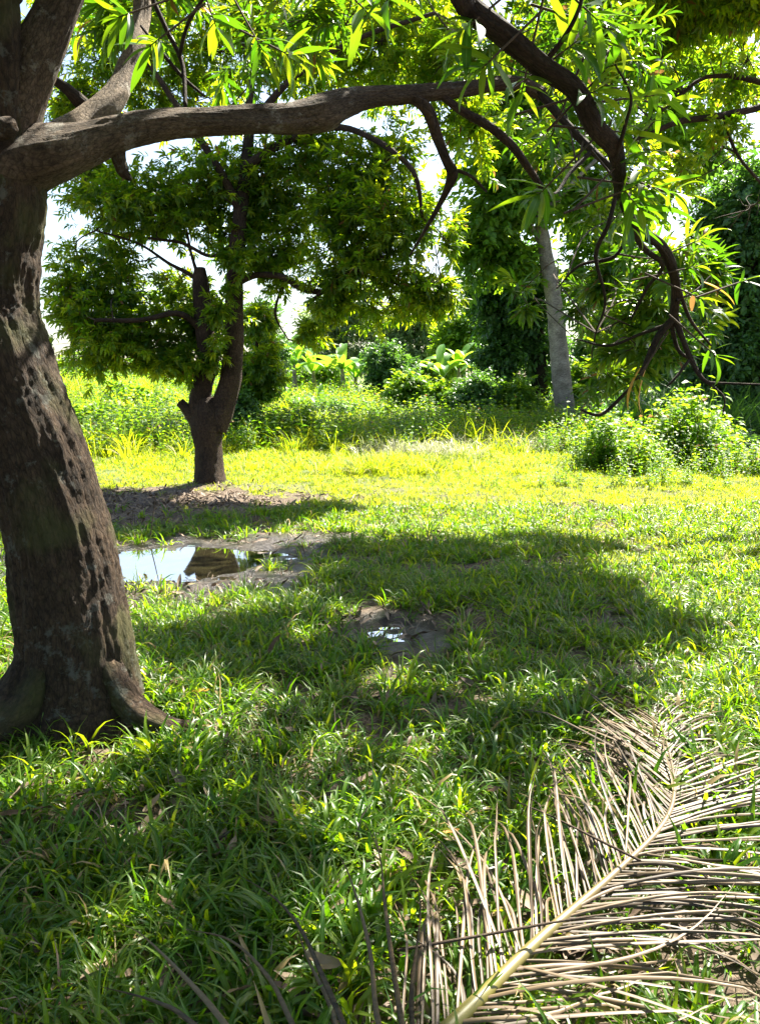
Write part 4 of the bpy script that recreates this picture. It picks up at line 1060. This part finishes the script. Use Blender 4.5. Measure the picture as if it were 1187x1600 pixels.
small_tree('round_bush', 745, 672, 23, [(745, 615, 27, 28, 520), (745, 635, 30, 22, 300)], DK, 'dense round dark green bush left of the dark trunk', 'bush', sc=(0.9, 1.4))
small_tree('bush', 655, 690, 24, [(660, 620, 40, 18, 300), (700, 630, 30, 22, 220), (640, 605, 28, 16, 160), (700, 665, 30, 16, 160)], BR, 'ferny green bush below the ivy clad trees', 'bush', sc=(1.2, 1.8))
small_tree('bush', 810, 690, 23, [(810, 625, 24, 24, 260), (800, 650, 30, 20, 220), (830, 665, 24, 18, 130)], BR, 'sunlit yellow green bush between the round bush and dark trunk', 'bush', sc=(1.0, 1.6))
small_tree('small_tree', 540, 650, 46, [(505, 510, 30, 34, 240), (550, 480, 36, 34, 260), (500, 560, 34, 26, 200), (590, 520, 30, 34, 220), (540, 560, 40, 24, 200)], PL, 'pale distant tree above the banana plants', sc=(2.0, 3.2))
small_tree('small_tree', 650, 650, 44, [(650, 490, 36, 40, 320), (620, 530, 24, 36, 160), (690, 510, 34, 40, 260), (660, 560, 40, 24, 200)], PL, 'pale distant tree behind the ivy clad trees', sc=(2.0, 3.2))
small_tree('small_tree', 720, 650, 40, [(720, 530, 30, 40, 300), (690, 580, 26, 30, 180), (748, 500, 16, 40, 120)], BR, 'yellow green tree behind the round bush', sc=(1.8, 3.0))
small_tree('thicket', 450, 650, 40, [(450, 590, 36, 20, 240), (500, 590, 40, 20, 260)], BR, 'low far thicket behind the banana plants', 'bush', sc=(1.8, 2.8))
small_tree('thicket', 930, 680, 26, [(925, 600, 40, 30, 320), (960, 620, 40, 24, 260)], BR, 'green thicket just right of the pale trunk', 'bush', sc=(1.4, 2.2))
small_tree('thicket', 900, 650, 34, [(900, 580, 60, 50, 520), (860, 620, 40, 30, 300)], DK, 'dark thicket behind the pale trunk', 'bush', sc=(1.8, 2.8))
small_tree('bush', 960, 735, 14.8, [(965, 690, 34, 30, 420), (940, 705, 26, 26, 260), (1000, 705, 34, 24, 300), (960, 725, 50, 16, 260)], SRC['bright_spray'], 'leafy sunlit bush on the right edge of the clearing', 'bush', sc=(0.6, 1.05))
small_tree('bush', 1070, 725, 15.8, [(1075, 665, 34, 30, 420), (1100, 690, 34, 26, 300), (1050, 700, 36, 26, 300), (1040, 725, 50, 14, 200)], SRC['bright_spray'], 'taller leafy bush further right, below the dark trees', 'bush', sc=(0.6, 1.05))
small_tree('bush', 1150, 735, 16.5, [(1150, 705, 40, 24, 460), (1190, 710, 40, 26, 380), (1120, 725, 30, 14, 160)], DK, 'low dark green bush at the right edge', 'bush', sc=(0.8, 1.2))
small_tree('bush', 885, 715, 19.5, [(885, 695, 26, 16, 220), (905, 690, 20, 16, 130)], PL, 'pale leaved shrub at the foot of the pale trunk', 'bush', sc=(0.7, 1.2))
for i, (px, Yd, top, lab) in enumerate([(120, 48, 560, 'far low tree at the left behind the bank'), (230, 52, 566, 'far low tree left of the forked trunk'), (340, 50, 560, 'far low tree hidden behind the forked trunk'), (780, 55, 520, 'far tree behind the dark leaved tree'), (480, 60, 556, 'far tree above the banana leaves'), (1000, 50, 480, 'far tree behind the right thicket')]):
    small_tree('far_tree', px, 620, Yd, [(px, top + 24, 60, 22, 260), (px + 50, top + 34, 50, 18, 160), (px - 50, top + 34, 50, 18, 160)], BR if i < 3 else PL, lab, sc=(2.4, 4.0))

for (px, by, Yd, w_, h_, ks, lab) in [(470, 690, 19, 34, 20, BR, 'low leafy bush in the weeds right of the forked trunk'), (520, 672, 22, 30, 18, DK, 'small dark bush in the weeds below the banana plants'), (375, 672, 18.5, 22, 24, DK, 'dark weedy bush directly behind the forked trunk'),
        (585, 672, 23, 30, 16, BR, 'low bright bush below the ivy clad trees'), (150, 680, 20, 36, 22, BR, 'leafy bush on the bank beside the big trunk'), (430, 655, 24, 26, 20, DK, 'dark bush below the broad drooping banana leaves'), (230, 655, 23, 44, 26, BR, 'leafy bush on the bank under the hanging crown')]:
    small_tree('bush', px, by, Yd, [(px, by - h_ * 1.2, w_, h_, 150), (px + w_ * 0.6, by - h_ * 0.8, w_ * 0.6, h_ * 0.7, 70), (px - w_ * 0.7, by - h_ * 0.7, w_ * 0.6, h_ * 0.6, 60)], ks, lab, 'bush', sc=(0.9, 1.5), tr=3)

# dark tall grass on the right
g = []
for (a, b, ya, yb, n) in [(930, 1060, 19, 24, 240), (1060, 1250, 18, 23, 260), (720, 900, 26, 31, 100)]:
    pxs = RNG.uniform(a, b, n); yy = RNG.uniform(ya, yb, n)
    g.append(np.stack([(pxs - 593.5) / FPX * yy, yy], -1))
g = np.concatenate(g)
put('tall_grass', g[:, 0], g[:, 1], SRC['dark_grass'], 0.6, 1.15, 'dark tall cane like grass below the dark trees at right')
# mound of grass in the middle
xs, ys = [], []
for (qx, qy, n, s) in [(600, 742, 90, 0.55), (650, 738, 90, 0.5), (560, 745, 40, 0.4), (760, 712, 40, 0.5)]:
    q_ = G(qx, qy); xs.append(RNG.normal(q_.x, s, n)); ys.append(RNG.normal(q_.y + 0.4, s * 0.7, n))
put('tall_grass', np.concatenate(xs), np.concatenate(ys), SRC['meadow_grass'], 0.4, 0.75, 'mound of long green grass in the middle of the clearing')

xs, ys, ms = [], [], []
for (qx, qy, n, sx, sy, top) in [(965, 735, 110, 0.45, 0.4, 1.25), (1010, 745, 50, 0.3, 0.3, 0.8), (1070, 728, 120, 0.5, 0.5, 1.7), (1110, 735, 60, 0.4, 0.4, 1.1), (905, 712, 60, 0.6, 0.6, 1.0), (1160, 745, 60, 0.6, 0.4, 0.7), (700, 690, 60, 1.0, 1.0, 1.1), (810, 690, 90, 1.2, 1.0, 1.2), (1000, 765, 60, 1.2, 0.3, 0.4)]:
    q_ = G(qx, qy); dx_ = RNG.normal(0, 1, n); dy_ = RNG.normal(0, 1, n)
    xs.append(q_.x + dx_ * sx); ys.append(q_.y + 0.3 + dy_ * sy); ms.append(top * np.exp(-(dx_ ** 2 + dy_ ** 2) * 0.35) * RNG.uniform(0.6, 1.35, n) + 0.2)
put('weeds', np.concatenate(xs), np.concatenate(ys), SRC['weed'], 0.9, 1.25, 'leafy weeds round the bushes at the right side of the clearing', smul=np.concatenate(ms))['category'] = 'weeds'

# ------------------------------------------------------------------ banana plants
def banana_leaf_mesh(seed):
    rd = random.Random(seed)
    mb = MB()
    leaf(mb, (0, 0, 0), 0, 0, 0, 1.9, 0.46, droop=rd.uniform(0.7, 1.9), fold=0.35, n=12, lv=rd.uniform(0, 0.4), shape='banana', wave=0.12)
    return mesh_of('leaf', mb, M['banana'])
BL = [banana_leaf_mesh(s) for s in range(5)]
def banana(px, py, Yd, h, sc, label, nl=8, up=False):
    b = P(px, py, Yd)
    z0 = float(gz(b.x, Yd))
    root = thing('banana_plant', (b.x, Yd, z0), label, 'banana plant', 'banana plants beyond the bank')
    mb = MB(); tube(mb, [(b.x, Yd, z0 - 0.1, 0.11), (b.x + 0.03, Yd, z0 + h * 0.5, 0.09), (b.x, Yd, z0 + h, 0.05)], segs=10, rings=10, lump=0.1)
    link('stem', mesh_of('stem', mb, M['bark_pale']), root)
    for i in range(nl):
        o = link('leaf', BL[i % 5], root, loc=(b.x, Yd, z0 + h * (0.8 + 0.2 * i / nl)))
        yaw = i * 2.4 + random.uniform(-0.3, 0.3)
        o.rotation_euler = (random.uniform(-0.4, 0.4), -random.uniform(0.5, 1.2), yaw)
        o.scale = (sc * random.uniform(0.8, 1.1),) * 3
        if up and i == nl - 1:
            o.rotation_euler = (1.3, -1.5, 0.3)
banana(535, 640, 30, 1.5, 0.75, 'banana plant with one leaf standing straight up', up=True)
banana(555, 640, 31, 1.2, 0.8, 'banana plant with arching leaves right of the upright leaf')
banana(460, 640, 30, 1.5, 0.8, 'banana plant with broad drooping leaves beside the small tree')
banana(490, 640, 31, 1.3, 0.8, 'banana plant between the two leafy clumps')
banana(440, 640, 32, 1.7, 0.8, 'banana plant half hidden behind the bright small tree')
banana(690, 640, 32, 1.6, 0.8, 'banana plant below the yellow tree, left of the round bush')
banana(715, 640, 33, 1.9, 0.8, 'tall banana plant nearest the round bush')
banana(500, 668, 24, 0.35, 0.45, 'young banana plant low in the weeds', nl=5, up=True)
# pale broad leaved plants by the forked trunk
def mk_taro(seed, n=6):
    rd = random.Random(seed); mb = MB()
    for i in range(n):
        a = rd.uniform(0, 6.28); h = rd.uniform(0.25, 0.5)
        leaf(mb, (0, 0, 0), a, 1.3, 0, h, 0.015, droop=0.3, n=3, side=2, shape='blade')
        leaf(mb, (math.cos(a) * h * 0.3, math.sin(a) * h * 0.3, h * 0.92), a, rd.uniform(-0.5, 0.6), rd.uniform(-0.5, 0.5), 0.24, 0.19, droop=0.8, n=4, shape='oval', lv=rd.random() * 0.3)
    return mb
TARO = mesh_of('taro_plant', mk_taro(1), M['straw'])
for px, py, s, lab in [(365, 690, 1.0, 'pale broad leaved plant right of the forked trunk'), (385, 688, 1.1, 'pale broad leaved plant, second right of the forked trunk'), (185, 680, 0.9, 'pale broad leaved plant on the bank near the big trunk'), (240, 700, 0.8, 'pale broad leaved plant left of the forked trunk'), (268, 697, 0.8, 'pale broad leaved plant closest left of the forked trunk')]:
    g_ = G(px, py)
    o = link('broad_leaved_plant', TARO, loc=(g_.x, g_.y, float(gz(g_.x, g_.y)) + 0.15)); o.scale = (s,) * 3; o.rotation_euler.z = px
    tag(o, lab, 'plant', 'pale broad leaved plants on the bank')

# ------------------------------------------------------------------ fallen palm frond
fr = [G(380, 1990, 0.05), G(520, 1790, 0.06), G(640, 1665, 0.07), G(735, 1575, 0.09), G(850, 1462, 0.11), G(960, 1365, 0.12), G(1030, 1295, 0.12), G(1052, 1245, 0.11), G(1048, 1190, 0.09), G(1030, 1130, 0.07), G(1000, 1070, 0.05)]
rr = [0.030, 0.026, 0.022, 0.019, 0.0145, 0.011, 0.009, 0.0075, 0.006, 0.0045, 0.003]
frond = thing('palm_frond', (fr[0].x, fr[0].y, 0), 'fallen dry brown palm frond lying on the grass at lower right', 'palm frond')
def rachis_mat():
    m, nt = newmat('rachis')
    L = nt.links
    out = N(nt, 'ShaderNodeOutputMaterial'); pb = N(nt, 'ShaderNodeBsdfPrincipled')
    at = N(nt, 'ShaderNodeAttribute', attribute_name='bk')
    sp = N(nt, 'ShaderNodeSeparateXYZ'); L.new(at.outputs['Vector'], sp.inputs[0])
    n1 = N(nt, 'ShaderNodeTexNoise'); n1.inputs['Scale'].default_value = 10; n1.inputs['Detail'].default_value = 6; L.new(at.outputs['Vector'], n1.inputs['Vector'])
    mr = N(nt, 'ShaderNodeMapRange'); L.new(sp.outputs[2], mr.inputs['Value']); mr.inputs['From Min'].default_value = 0.7; mr.inputs['From Max'].default_value = 2.1
    ad = N(nt, 'ShaderNodeMath', operation='ADD'); L.new(mr.outputs[0], ad.inputs[0])
    s = N(nt, 'ShaderNodeMath', operation='MULTIPLY_ADD'); L.new(n1.outputs['Fac'], s.inputs[0]); s.inputs[1].default_value = 0.6; s.inputs[2].default_value = -0.3; L.new(s.outputs[0], ad.inputs[1])
    r = ramp(nt, [(0.0, (0.13, 0.115, 0.022)), (0.4, (0.12, 0.088, 0.036)), (0.75, (0.12, 0.085, 0.045)), (1.0, (0.09, 0.06, 0.035))]); L.new(ad.outputs[0], r.inputs[0])
    L.new(r.outputs[0], pb.inputs['Base Color']); pb.inputs['Roughness'].default_value = 0.45
    L.new(pb.outputs[0], out.inputs[0])
    return m
M['rachis'] = rachis_mat()
path = [(p.x, p.y, p.z, r) for p, r in zip(fr, rr)]
mb = MB(); tube(mb, path, segs=12, rings=80, lump=0.05, seed=0)
link('rachis', mesh_of('rachis', mb, M['rachis']), frond)
def leaflet_mesh(seed):
    rd = random.Random(seed)
    mb = MB()
    L_, W_ = 1.0, 0.014
    n = 12
    side = rd.gauss(0, 0.3); up = rd.uniform(-0.02, 0.15); tw = rd.uniform(-1.6, 1.6); kink = rd.uniform(0.5, 0.95)
    p = np.zeros(3); yaw = 0.0; pit = up
    for i in range(n + 1):
        t = i / n
        if i:
            yaw = side * t * t + 0.03 * math.sin(t * 8 + seed)
            pit = up - (up * 2.1 + 0.1) * t
            if t > kink: pit -= 0.25
            d = np.array([math.cos(yaw) * math.cos(pit), math.sin(yaw) * math.cos(pit), math.sin(pit)])
            p = p + d / n
        w = W_ * (0.55 + 0.45 * math.sin(math.pi * min(1, t + 0.15))) * (1 - t ** 4 * 0.92) * 0.5
        ro = 0.5 + tw * t
        fold = 0.75
        s = np.array([-math.sin(yaw), math.cos(yaw), 0]); u = np.array([0, 0, 1.0])
        s2 = s * math.cos(ro) + u * math.sin(ro); u2 = u * math.cos(ro) - s * math.sin(ro)
        for k, q in ((-1, p - s2 * w * math.cos(fold) - u2 * w * math.sin(fold)), (0, p), (1, p + s2 * w * math.cos(fold) - u2 * w * math.sin(fold))):
            mb.v.append(tuple(float(c) for c in q)); mb.lu.append(float(k)); mb.lv.append(0.0)
    for i in range(n):
        for j in range(2):
            a = i * 3 + j
            mb.f.append((a, a + 1, a + 4, a + 3))
    return mesh_of('leaflet', mb, M['leaflet'])
LF = [leaflet_mesh(s) for s in range(14)]
cp = catmull(path, 600)
cum = np.concatenate([[0], np.cumsum(np.linalg.norm(np.diff(cp[:, :3], axis=0), axis=1))])
total = cum[-1]
nl = 138
for side in (1, -1):
    for k in range(nl):
        s = (0.15 + 0.85 * (k + random.uniform(-0.3, 0.3)) / nl) * total
        i = min(598, int(np.searchsorted(cum, s)))
        q = cp[i]; T = cp[min(599, i + 2), :3] - cp[max(0, i - 2), :3]
        ang = math.atan2(T[1], T[0])
        f = s / total
        L_ = (0.74 + 0.16 * math.sin(math.pi * f)) * (1 - 0.35 * max(0, f - 0.62) / 0.38) * random.uniform(0.78, 1.08)
        if f > 0.66 and side == -1:
            L_ *= 0.75
        off = ((0.74 if side == 1 else 0.84) - (0.10 if side == 1 else 0.30) * f) + random.gauss(0, 0.08)
        if side == -1: off += 0.02
        if random.random() < 0.15: off += random.uniform(-0.6, 0.6)
        if random.random() < 0.15: L_ *= random.uniform(0.3, 0.75)
        o = bpy.data.objects.new('leaflet', LF[random.randrange(14)])
        COL.objects.link(o); o.parent = frond
        o.location = Vector(q[:3].tolist()) + Vector((0, 0, 0.3 * q[3])) - frond.location
        el = random.uniform(-0.06, 0.10)
        if side == 1 and f < 0.55: el = random.uniform(0.0, 0.22)
        o.rotation_euler = (random.uniform(-0.5, 0.5), -el, ang + side * off)
        o.scale = (L_, random.uniform(0.75, 1.25), random.uniform(0.7, 1.2))

def strand(pts, w=0.0075):
    q = catmull([(*p, 1) for p in pts], 22)[:, :3]
    mb = MB()
    for i, p in enumerate(q):
        t = i / 21
        d = q[min(21, i + 1)] - q[max(0, i - 1)]; d /= np.linalg.norm(d)
        s_ = np.cross(d, [0, 0, 1.0]); s_ /= np.linalg.norm(s_); u_ = np.cross(s_, d)
        ww = w * (0.6 + 0.4 * math.sin(math.pi * min(1, t + 0.2))) * (1 - t ** 4 * 0.9); ro = 0.4 + 1.3 * t
        s2 = s_ * math.cos(ro) + u_ * math.sin(ro); u2 = u_ * math.cos(ro) - s_ * math.sin(ro)
        for k, v in ((-1, p - s2 * ww - u2 * ww * 0.5), (0, p), (1, p + s2 * ww - u2 * ww * 0.5)):
            mb.v.append(tuple(float(c) for c in v)); mb.lu.append(float(k)); mb.lv.append(0.0)
    for i in range(21):
        for j in range(2):
            a = i * 3 + j; mb.f.append((a, a + 1, a + 4, a + 3))
    link('leaflet', mesh_of('leaflet', mb, M['leaflet']), frond)
for pp in ([(560, 1800, .06), (455, 1600, .12), (420, 1530, .17), (360, 1470, .2), (290, 1452, .16)],
           [(600, 1760, .06), (535, 1600, .12), (500, 1520, .18), (470, 1455, .22), (430, 1405, .24), (370, 1365, .22)],
           [(540, 1750, .06), (520, 1590, .12), (480, 1500, .15), (468, 1450, .18), (490, 1410, .2)],
           [(640, 1720, .06), (590, 1600, .12), (575, 1480, .2), (545, 1370, .24), (520, 1320, .2)],
           [(650, 1720, .06), (620, 1560, .14), (600, 1420, .2), (590, 1330, .2), (560, 1270, .16)],
           [(480, 1780, .06), (350, 1600, .12), (290, 1530, .14), (220, 1460, .12), (180, 1440, .1)],
           [(470, 1760, .06), (300, 1600, .12), (240, 1565, .13), (150, 1540, .1)],
           [(660, 1700, .06), (640, 1560, .14), (655, 1420, .2), (640, 1340, .2)]):
    strand([tuple(G(a, b, h)) for a, b, h in pp])

# ------------------------------------------------------------------ fallen leaves, twigs
spots = [(430, 1035, 1.3, 0, ''), (548, 1108, 1.0, 0, 'pale dry leaf lying in the grass right of the big trunk root'), (770, 1268, 1.1, 0, 'broad brown leaf on bare earth at the left tips of the palm frond'),
         (700, 1330, 0.8, 1, 'orange fallen leaf left of the palm frond'), (315, 1105, 0.9, 1, 'orange fallen leaf on the root right of the big trunk'), (198, 1130, 0.9, 1, 'orange fallen leaf at the foot of the big trunk'),
         (60, 1295, 1.2, 0, 'long brown leaf below the big trunk near the left edge'), (25, 1292, 1.0, 0, 'curled brown leaf at the left edge below the trunk'), (240, 1285, 0.9, 0, 'small dry leaf on the bare spot below the trunk'),
         (690, 1110, 0.8, 0, 'dry leaf on the bare patch below the small puddle'), (550, 1250, 1.2, 0, 'curled reddish brown leaf in the middle of the shaded grass'), (520, 1275, 1.1, 0, 'flat brown leaf just below the curled reddish one'),
         (260, 1445, 0.9, 0, 'dark dry leaf in the deep shade at lower left'), (360, 1590, 1.3, 0, 'large dry leaf at the bottom edge beside the curved palm strands'), (500, 1545, 1.0, 0, 'dry leaf under the curved palm strands at the bottom'),
         (640, 1180, 0.8, 0, 'small tan leaf in the grass left of the frond tip'), (420, 1310, 0.8, 0, 'small brown leaf in the shaded grass left of the middle'), (820, 1165, 0.7, 0, 'tiny dry leaf just left of the frond tip'),
         (500, 1060, 0.7, 0, 'small dry leaf below the small puddle'), (620, 1395, 0.9, 0, 'brown leaf on bare earth between the palm strands'), (1110, 1120, 0.8, 0, 'dry leaf in sunlit grass right of the frond tip'),
         (1150, 1250, 1.0, 0, 'dry leaf at the right edge above the palm frond'), (880, 1230, 0.9, 0, 'brown leaf under the upper leaflets of the frond'), (1060, 1500, 0.8, 0, 'dry leaf in the grass below the palm frond')]
GRP = 'dry leaves fallen on the grass'
for i, (px, py, s, org, lab) in enumerate(spots):
    g_ = G(px, py)
    me_ = DEAD[i % 6]
    if org:
        me_ = me_.copy(); me_.materials.clear(); me_.materials.append(M['orange_leaf'])
    o = link('fallen_leaf', me_, loc=(g_.x, g_.y, float(gz(g_.x, g_.y)) + 0.05))
    o.rotation_euler = (random.uniform(-0.5, 0.5), random.uniform(-0.4, 0.4), random.uniform(0, 6.28)); o.scale = (s * 0.62,) * 3
    grp = GRP
    if i == 0: lab = 'long grey curled dead leaf standing in the grass between trunk and small puddle'; o.rotation_euler = (0.4, -0.5, 0.9); o.location.z += 0.05
    tag(o, lab, 'leaf', grp)
# thin sticks
def stick(pts, lab):
    root = pts[0]
    mb = MB(); tube(mb, [(p[0] - root[0], p[1] - root[1], p[2] - root[2], p[3]) for p in pts], segs=6, rings=14, lump=0.2)
    tag(link('fallen_twig', mesh_of('fallen_twig', mb, M['twig']), loc=root[:3]), lab, 'twig')
def gp(px, py, h, r):
    g_ = G(px, py, h); return (g_.x, g_.y, g_.z, r)
stick([gp(1000, 1345, 0.16, 0.004), gp(930, 1310, 0.17, 0.004), gp(860, 1275, 0.17, 0.003), gp(800, 1250, 0.16, 0.002)], 'thin dark stick lying over the upper palm leaflets')
stick([gp(620, 1485, 0.1, 0.004), gp(760, 1460, 0.15, 0.004), gp(900, 1435, 0.17, 0.003), gp(980, 1425, 0.15, 0.002)], 'thin bent stick crossing the middle of the palm frond')
stick([gp(720, 930, 0.10, 0.003), gp(790, 960, 0.14, 0.003), gp(850, 1000, 0.08, 0.002)], 'thin dark twig in the shaded grass above the small puddle')
stick([gp(235, 840, 0.02, 0.006), gp(240, 800, 0.25, 0.005), gp(243, 775, 0.4, 0.003)], 'dead stem sticking up at the edge of the large puddle')
print('leaf parts', nleaf)
